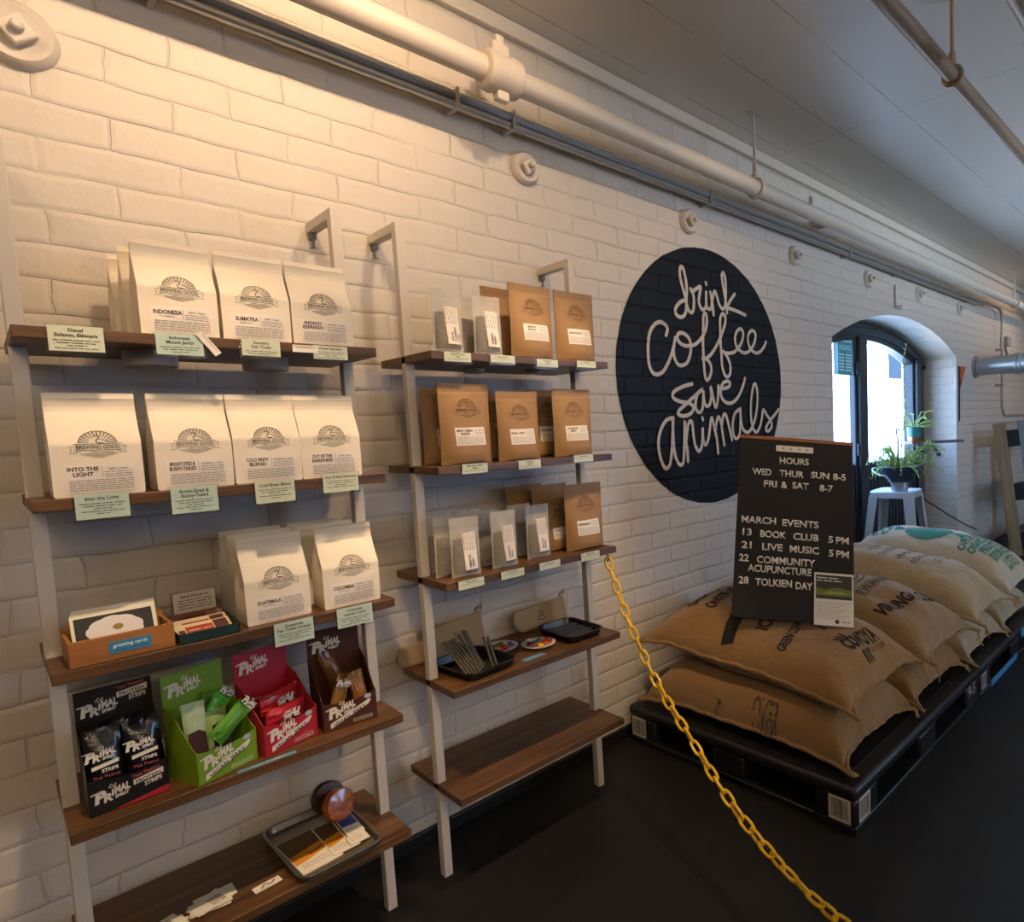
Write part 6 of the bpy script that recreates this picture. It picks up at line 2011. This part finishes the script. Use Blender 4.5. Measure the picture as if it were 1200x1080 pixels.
# ================================================================== STOOL AND PLANTS AT THE WINDOW
def build_stool():
    sm = M('pale blue grey stool paint', '#b4bec6', 0.35, metal=0.3)
    sx, sy = 4.30, -0.06
    t = thing('metal_stool', 'pale grey metal stool with a low back at the window, carrying the big plant pot', 'stool', (sx, sy, 0), 0.12)
    h = 0.765; s = 0.150
    b = B(); ring = lambda k, z: [(x, y, z) for x, y in rounded(s * k, s * k, 0.045 * k)]
    b.rings([ring(1.0, h - 0.045), ring(1.0, h - 0.008), ring(0.96, h), ring(0.5, h - 0.006)], True, False, True); b.obj('seat', t, sm)
    for qx in (-1, 1):
        for qy in (-1, 1):
            b = B()
            def sec(k, z, w): 
                cx_, cy_ = qx * k, qy * k
                return [(cx_, cy_, z), (cx_ - qx * w, cy_, z), (cx_ - qx * w, cy_ - qy * 0.006, z), (cx_ - qx * 0.006, cy_ - qy * 0.006, z), (cx_ - qx * 0.006, cy_ - qy * w, z), (cx_, cy_ - qy * w, z)]
            b.rings([sec(0.215, 0.0, 0.036), sec(0.147, h - 0.03, 0.062)], True, True, True); b.obj('leg', t, sm)
    b = B()
    for z, k in ((0.42, 0.178),):
        b.bar((-k, -k, z), (k, k, z), 0.02, 0.004); b.bar((-k, k, z), (k, -k, z), 0.02, 0.004)
    b.obj('cross_brace', t, sm)
    b = B(); R0 = 0.150
    band = [(R0 * math.cos(a), R0 * math.sin(a), h + 0.13) for a in [PI * 0.62 + PI * 0.9 * k / 14 - PI * 0.62 + 0.15 for k in range(15)]]
    band = [(0.15 * math.cos(a), 0.02 + 0.14 * math.sin(a), h + 0.13 - 0.02 * math.cos(2 * a)) for a in [0.05 + (PI - 0.1) * k / 14 for k in range(15)]]
    b.tube([(-0.14, -0.05, h - 0.02)] + [(-0.155, 0.0, h + 0.08)] + list(reversed(band)) + [(0.155, 0.0, h + 0.08), (0.14, -0.05, h - 0.02)], 0.0052, 8); b.obj('low_back', t, sm)
    # tin and pot
    p = thing('plant_pot', 'wide dark blue pot of trailing green plant on the metal stool', 'potted plant', (sx - 0.01, sy - 0.03, h + 0.0005))
    b = B(); b.lathe([(0.055, 0.0), (0.058, 0.002), (0.058, 0.058), (0.05, 0.06)], 24); b.obj('tin_stand', p, M('ribbed tin', '#9aa3a8', 0.3, metal=0.8))
    b = B(); b.lathe([(0.085, 0.060), (0.09, 0.062), (0.118, 0.150), (0.135, 0.152), (0.137, 0.166), (0.126, 0.167), (0.110, 0.155), (0.02, 0.150)], 36); b.obj('pot', p, M('dark blue pot', '#1c2836', 0.35))
    b = B(); b.lathe([(0.001, 0.158), (0.08, 0.160), (0.112, 0.154)], 20); b.obj('soil', p, M('potting soil', '#241b14', 0.95, bump=1, scale=120, dist=0.01))
    r = random.Random(12); st = B(); lv = B()
    def leaf(c, d, up_, l, w):
        c, d, up_ = Vector(c), Vector(d).normalized(), Vector(up_)
        sd = d.cross(up_)
        if sd.length < 1e-4: sd = Vector((1, 0, 0))
        sd.normalize(); nn = sd.cross(d)
        vs = [c, c + d * l * 0.35 + sd * w * 0.5 + nn * 0.003, c + d * l * 0.35 - nn * 0.002, c + d * l * 0.35 - sd * w * 0.5 + nn * 0.003, c + d * l * 0.75 + sd * w * 0.35, c + d * l * 0.75 - sd * w * 0.35, c + d * l]
        lv.add(vs, [(0, 1, 2), (0, 2, 3), (1, 4, 2), (2, 5, 3), (4, 6, 2), (2, 6, 5)])
    for i in range(48):
        a = r.uniform(0, 2 * PI); R_ = r.uniform(0.08, 0.30); hh = r.uniform(0.0, 0.17)
        ca, sa = math.cos(a), math.sin(a)
        p0 = Vector((0.05 * ca, 0.05 * sa, 0.158)); p1 = Vector((0.5 * R_ * ca, 0.5 * R_ * sa, 0.158 + hh + 0.05)); p2 = Vector((R_ * ca, R_ * sa, 0.158 + hh)); p3 = Vector((R_ * 1.08 * ca, R_ * 1.08 * sa, 0.158 + hh - r.uniform(0.02, 0.09)))
        pts = []
        for k in range(10):
            q = k / 9; pts.append((1 - q) ** 3 * p0 + 3 * q * (1 - q) ** 2 * p1 + 3 * q * q * (1 - q) * p2 + q ** 3 * p3)
        st.tube(pts, [0.0045 - 0.003 * k / 9 for k in range(10)], 6)
        for k in range(3, 10):
            if r.random() < 0.85:
                d = Vector((r.uniform(-1, 1), r.uniform(-1, 1), r.uniform(-0.2, 1)))
                leaf(pts[k], d, (0, 0, 1), r.uniform(0.02, 0.045), r.uniform(0.008, 0.016))
    for i in range(9):                      # long runners that hang over the rim and curl up at the tip
        a = (2.6, 3.0, 3.4, 3.9, 4.6, 5.2, 5.7, 6.1, 2.2)[i]; ca, sa = math.cos(a), math.sin(a); R_ = r.uniform(0.20, 0.27)
        pts = []
        for k in range(14):
            q = k / 13; rr_ = 0.06 + (R_ - 0.06) * min(1, q * 1.25) + 0.03 * math.sin(6 * q); zz = 0.165 + 0.07 * math.sin(PI * min(1, q * 1.3)) + 0.02 * q + (0.06 * (q - 0.75) * 4 if q > 0.75 else 0)
            pts.append((rr_ * ca, rr_ * sa, zz))
        st.tube(pts, [0.0045 - 0.0028 * k / 13 for k in range(14)], 6)
        for k in (6, 9, 12, 13): leaf(pts[k], (r.uniform(-1, 1), r.uniform(-1, 1), 0.5), (0, 0, 1), 0.022, 0.012)
    # tall climbing stem
    q0 = Vector((0.03, 0.02, 0.158)); pts = []
    for k in range(26):
        f = k / 25
        pts.append(q0 + Vector((0.12 * f + 0.02 * math.sin(7 * f), -0.02 + 0.015 * math.sin(9 * f) + 0.0 * f, 0.86 * f)))
    st.tube(pts, [0.005 - 0.003 * k / 25 for k in range(26)], 6)
    for k in range(3, 26):
        for _ in range(2 if k < 20 else 3):
            leaf(pts[k], (r.uniform(-1, 1), r.uniform(-1, 1), r.uniform(-0.3, 0.9)), (0, 0, 1), r.uniform(0.02, 0.055) * (0.5 if k > 20 else 1), r.uniform(0.012, 0.030) * (0.5 if k > 20 else 1))
    st.obj('stems', p, M('pale green stem', '#8fa45e', 0.5))
    gm, nt, pp = newmat('fresh leaf'); pp.inputs['Base Color'].default_value = (*lin('#93ad5c'), 1); pp.inputs['Roughness'].default_value = 0.45
    tr = nd(nt, 'ShaderNodeBsdfTranslucent'); tr.inputs[0].default_value = (*lin('#a8c85a'), 1); mx = nd(nt, 'ShaderNodeMixShader'); mx.inputs[0].default_value = 0.4
    nt.links.new(pp.outputs[0], mx.inputs[1]); nt.links.new(tr.outputs[0], mx.inputs[2]); nt.links.new(mx.outputs[0], nt.nodes['Material Output'].inputs[0])
    lv.obj('leaves', p, gm)
    # black hook hanging over the pot
    b = B(); b.tube([(-0.02, 0.0, 0.160), (-0.02, 0.0, 0.36), (-0.045, 0.0, 0.40), (-0.04, 0.0, 0.43), (-0.01, 0.0, 0.43), (0.0, 0.0, 0.41)], 0.006, 8); b.obj('plant_stake', p, M('black stake', '#15161a', 0.5))
    # counter flap and the small pot on it
    c0, c1 = Vector((5.165, 0.165, 1.047)), Vector((5.53, -0.128, 1.047))
    d = (c1 - c0); n_ = Vector((-d.y, d.x, 0)).normalized()
    n_ = n_ if n_.y > 0 else -n_
    cw = wood_material('dark counter wood', '#2c1a14', '#5a3526', 0.4, 0)
    t2 = thing('window_counter', 'narrow dark wooden ledge sticking out at the right side of the window', 'ledge', tuple(c0), math.atan2(d.y, d.x))
    L_ = d.length
    b = B(); b.box(0, L_, 0.0, 0.13, 0.0, 0.022); b.obj('ledge_board', t2, cw, bevel=0.002)
    b = B(); b.bar((L_ * 0.45, 0.06, 0.0), (L_ * 0.62, 0.09, -0.10), 0.02, 0.012); b.cyl((L_ * 0.62, 0.09, -0.115), (L_ * 0.62, 0.09, -0.085), 0.018, n=12); b.obj('support_strut', t2, M('dark bolt', '#3c3a38', 0.4, metal=0.8))
    pc = c0 + d * 0.12 + n_ * 0.065
    p2 = thing('teal_pot', 'small teal pot with a copper foot and a leafy plant on the window ledge', 'potted plant', (pc.x, pc.y, pc.z + 0.0225))
    b = B(); b.lathe([(0.050, 0.0), (0.052, 0.002), (0.056, 0.035)], 24, cap=True); b.obj('copper_foot', p2, M('copper', '#a8683c', 0.3, metal=0.8))
    b = B(); b.lathe([(0.056, 0.035), (0.060, 0.12), (0.056, 0.12), (0.052, 0.10), (0.01, 0.098)], 24); b.obj('teal_bowl', p2, M('teal glaze', '#1d5f60', 0.3))
    lv2 = B(); lv = lv2; st2 = B()
    for i in range(22):
        a = r.uniform(0, 2 * PI); R_ = r.uniform(0.05, 0.16); z = r.uniform(0.10, 0.24)
        p1 = Vector((R_ * math.cos(a), R_ * math.sin(a) * 0.8, z))
        st2.tube([(0, 0, 0.09), tuple(p1 * 0.5 + Vector((0, 0, 0.06))), tuple(p1)], 0.0028, 6)
        leaf(p1, (math.cos(a), math.sin(a), r.uniform(-0.6, 0.4)), (0, 0, 1), r.uniform(0.06, 0.09), r.uniform(0.045, 0.065))
    lv2.obj('leaves', p2, gm); st2.obj('stems', p2, M('pale green stem', '#8fa45e', 0.5))


build_stool()
b = B(); b.tube([(5.2, 0.1, 0.60), (5.5, -0.02, 0.42), (5.8, -0.06, 0.30), (6.1, -0.05, 0.22)], 0.006, 8)
tag(b.obj('power_cable', mat=M('black cord', '#16161a', 0.5)), 'thin black cord running from the window past the brick corner', 'cable')


# ================================================================== WOODEN PALLETS LEANING ON THE WALL
def wood_pallet(x, y, lean, rot, label, tan_first):
    t = thing('wooden_pallet', label, 'pallet', (x, y, 0), 0, None, rot=(lean, 0, rot))
    tan = wood_material('tan pallet wood', '#6a5438', '#a98c64', 0.8, 2, 0.7)
    grey = wood_material('grey pallet wood', '#4a4540', '#8a8278', 0.8, 2, 0.7)
    dk = M('dark block end', '#1d1916', 0.9)
    for nm, m, y0, y1 in (('edge_plank', tan if tan_first else grey, 0.0, 0.105), ('edge_plank', grey if tan_first else tan, -0.205, -0.1)):
        b = B(); b.box(0.0, 0.022, y0, y1, 0.0, 1.2); b.obj(nm, t, m, bevel=0.003)
    for z in (0.06, 0.50, 0.98):
        b = B(); b.box(0.002, 0.14, -0.0995, -0.0005, z, z + 0.15); b.obj('spacer_block', t, dk, bevel=0.003)
        b = B(); b.box(0.0225, 1.15, 0.02, 0.042, z, z + 0.14); b.obj('deck_board', t, tan, bevel=0.003)
        b = B(); b.box(0.0225, 1.15, -0.14, -0.118, z + 0.02, z + 0.13); b.obj('deck_board', t, grey, bevel=0.003)
    for xx in (0.52, 1.01):
        b = B(); b.box(xx, xx + 0.14, -0.1175, 0.0195, 0.02, 1.18); b.obj('stringer', t, dk, bevel=0.003)


wood_pallet(6.15, -0.432, -0.125, 0.0, 'weathered wooden pallet leaning on the wall at the right edge, tan edge plank in front', True)
